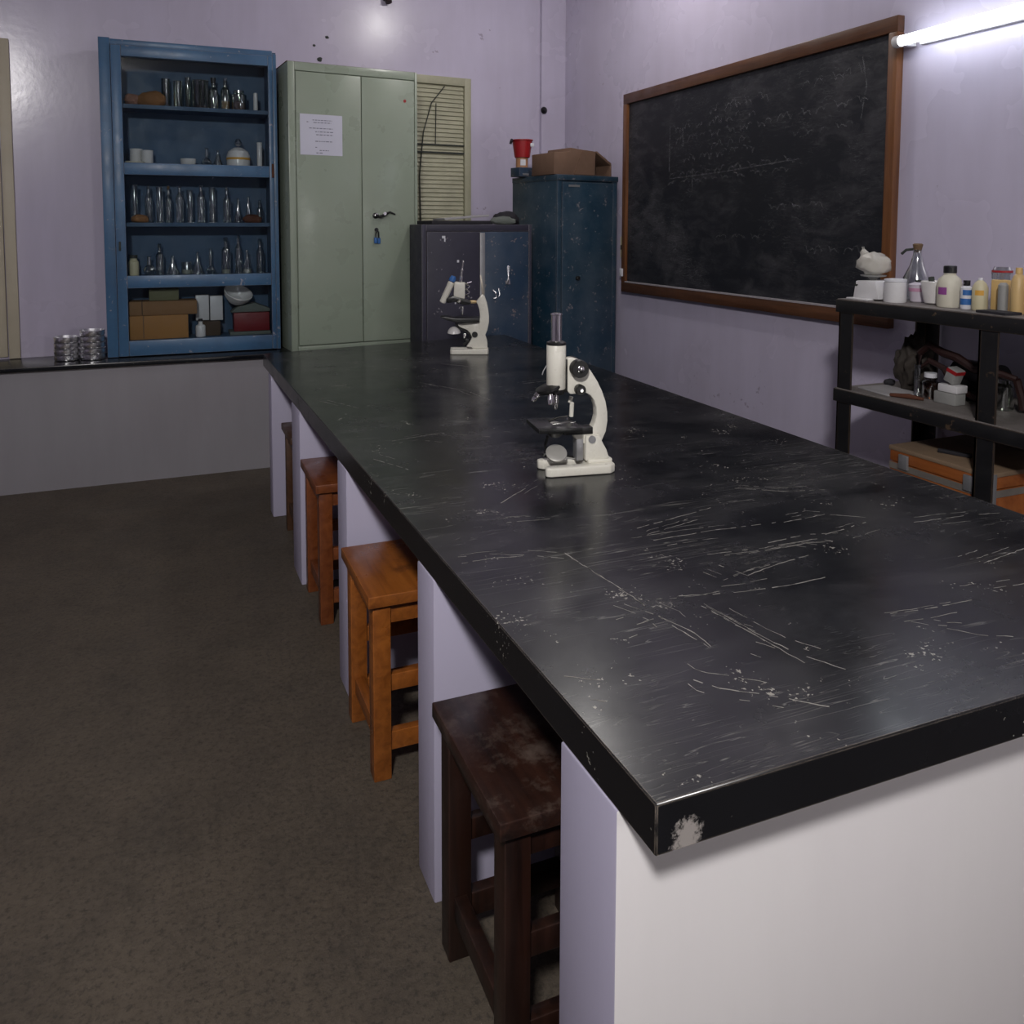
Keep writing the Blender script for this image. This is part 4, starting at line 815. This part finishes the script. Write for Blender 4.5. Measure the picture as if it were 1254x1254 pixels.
o = MB().blob((0, 0, .05), (.07, .09, .06), .25, 2, 3, 61, 0).build('cloth_lump', 'dkbrown', ang=180); o.location = (2.56, 1.52, ZL); tag(o, 'dark bundle on the middle rack shelf right of the middle leg', 'bundle')
o = MB().poly([(-.07, -.06), (.06, -.09), (.08, .08), (-.05, .09)], 0, .006, bev=.001).build('paper_sheet', 'sheet'); o.location = (2.42, 2.12, ZL); tag(o, 'pale paper lying at the far end of the middle rack shelf', 'paper')
o = MB().tube([(2.36, 2.06, ZL + .006), (2.38, 2.0, ZL + .010), (2.40, 1.96, ZL + .006)], [.006, .009, .005]).build('tool', 'rust'); tag(o, 'small rusty tool at the front of the middle rack shelf', 'tool')
# -- orange case on the bottom shelf
cs = thing('wooden_case', (2.34, 2.035, .421), 'orange plywood case with metal strip and latches under the rack shelf', 'case')
MB().box(0, .37, -.36, 0, 0, .165, .003).build('case_body', 'case', cs)
ld = MB().box(0, .37, -.36, 0, .168, .218, .003).build('lid', 'case', cs)
MB().box(-.003, .373, -.363, .003, .206, .221, .002).build('lid_top', 'case_top', ld)
MB().box(-.0025, .0, -.36, 0, .142, .164).box(.0, .37, -.3625, -.36, .142, .164).build('metal_strip', 'alu', cs)
for y in (-.30, -.06): MB().box(-.010, -.001, y - .018, y + .018, .150, .200, .002).build('latch', 'dullsteel', cs)
MB().box(-.006, .03, -.366, -.335, .0, .218, .002).build('corner_guard', 'dullsteel', cs)
o = MB().box(-.05, .05, -.008, .008, 0, .012, .002).build('tool', 'darkcloth'); o.location = (2.43, 1.86, .6435); o.rotation_euler = (0, 0, -1.2); tag(o, 'short dark tool lying on the orange case lid', 'tool')

# ------------------------------------------------------------------ lights
def area(name, loc, aim, size, power, col=(1, 1, 1), sy=None):
    d = bpy.data.lights.new(name, 'AREA'); d.energy = power; d.color = col; d.size = size
    if sy: d.shape = 'RECTANGLE'; d.size_y = sy
    o = bpy.data.objects.new(name, d); COL.objects.link(o); o.location = loc
    o.rotation_euler = (Vector(aim) - Vector(loc)).to_track_quat('-Z', 'Y').to_euler(); return o
area('front_fill', (1.78, -2.3, 1.42), (1.0, 1.0, .75), .42, 14, (1.0, .97, .95), .6)  # added fill light hanging inside the front wall, no daylight enters there
lo = area('ceiling_lamp', (-.80, -1.1, 3.2), (.9, 1.9, .9), .34, 63, (1.0, .97, .955), .34); lo.data.spread = math.radians(135)
p = bpy.data.lights.new('ceiling_bulb', 'POINT'); p.energy = 20; p.color = (1.0, .97, .93); p.shadow_soft_size = .055
po = bpy.data.objects.new('ceiling_bulb', p); COL.objects.link(po); po.location = (2.05, 3.69, 3.12)
w = bpy.data.worlds.new('World'); scene.world = w; w.use_nodes = True
w.node_tree.nodes['Background'].inputs[0].default_value = (.6, .65, .8, 1); w.node_tree.nodes['Background'].inputs[1].default_value = .3

# ------------------------------------------------------------------ camera
cam = bpy.data.cameras.new('camera'); co = bpy.data.objects.new('camera', cam); COL.objects.link(co)
yaw, pitch = .36815, .06809
F = Vector((math.sin(yaw) * math.cos(pitch), math.cos(yaw) * math.cos(pitch), -math.sin(pitch)))
co.location = (0, 0, 1.4); co.rotation_euler = F.to_track_quat('-Z', 'Y').to_euler()
cam.sensor_fit = 'HORIZONTAL'; cam.sensor_width = 36; cam.lens = 36 * 974.99 / 1254
cam.shift_x = (627 - 582.45) / 1254; cam.shift_y = -(627 - 345.02) / 1254
cam.clip_start = .02
scene.camera = co
vs = scene.view_settings; vs.view_transform = 'Standard'; vs.look = 'None'; vs.gamma = 1; vs.use_curve_mapping = False; vs.exposure = .18
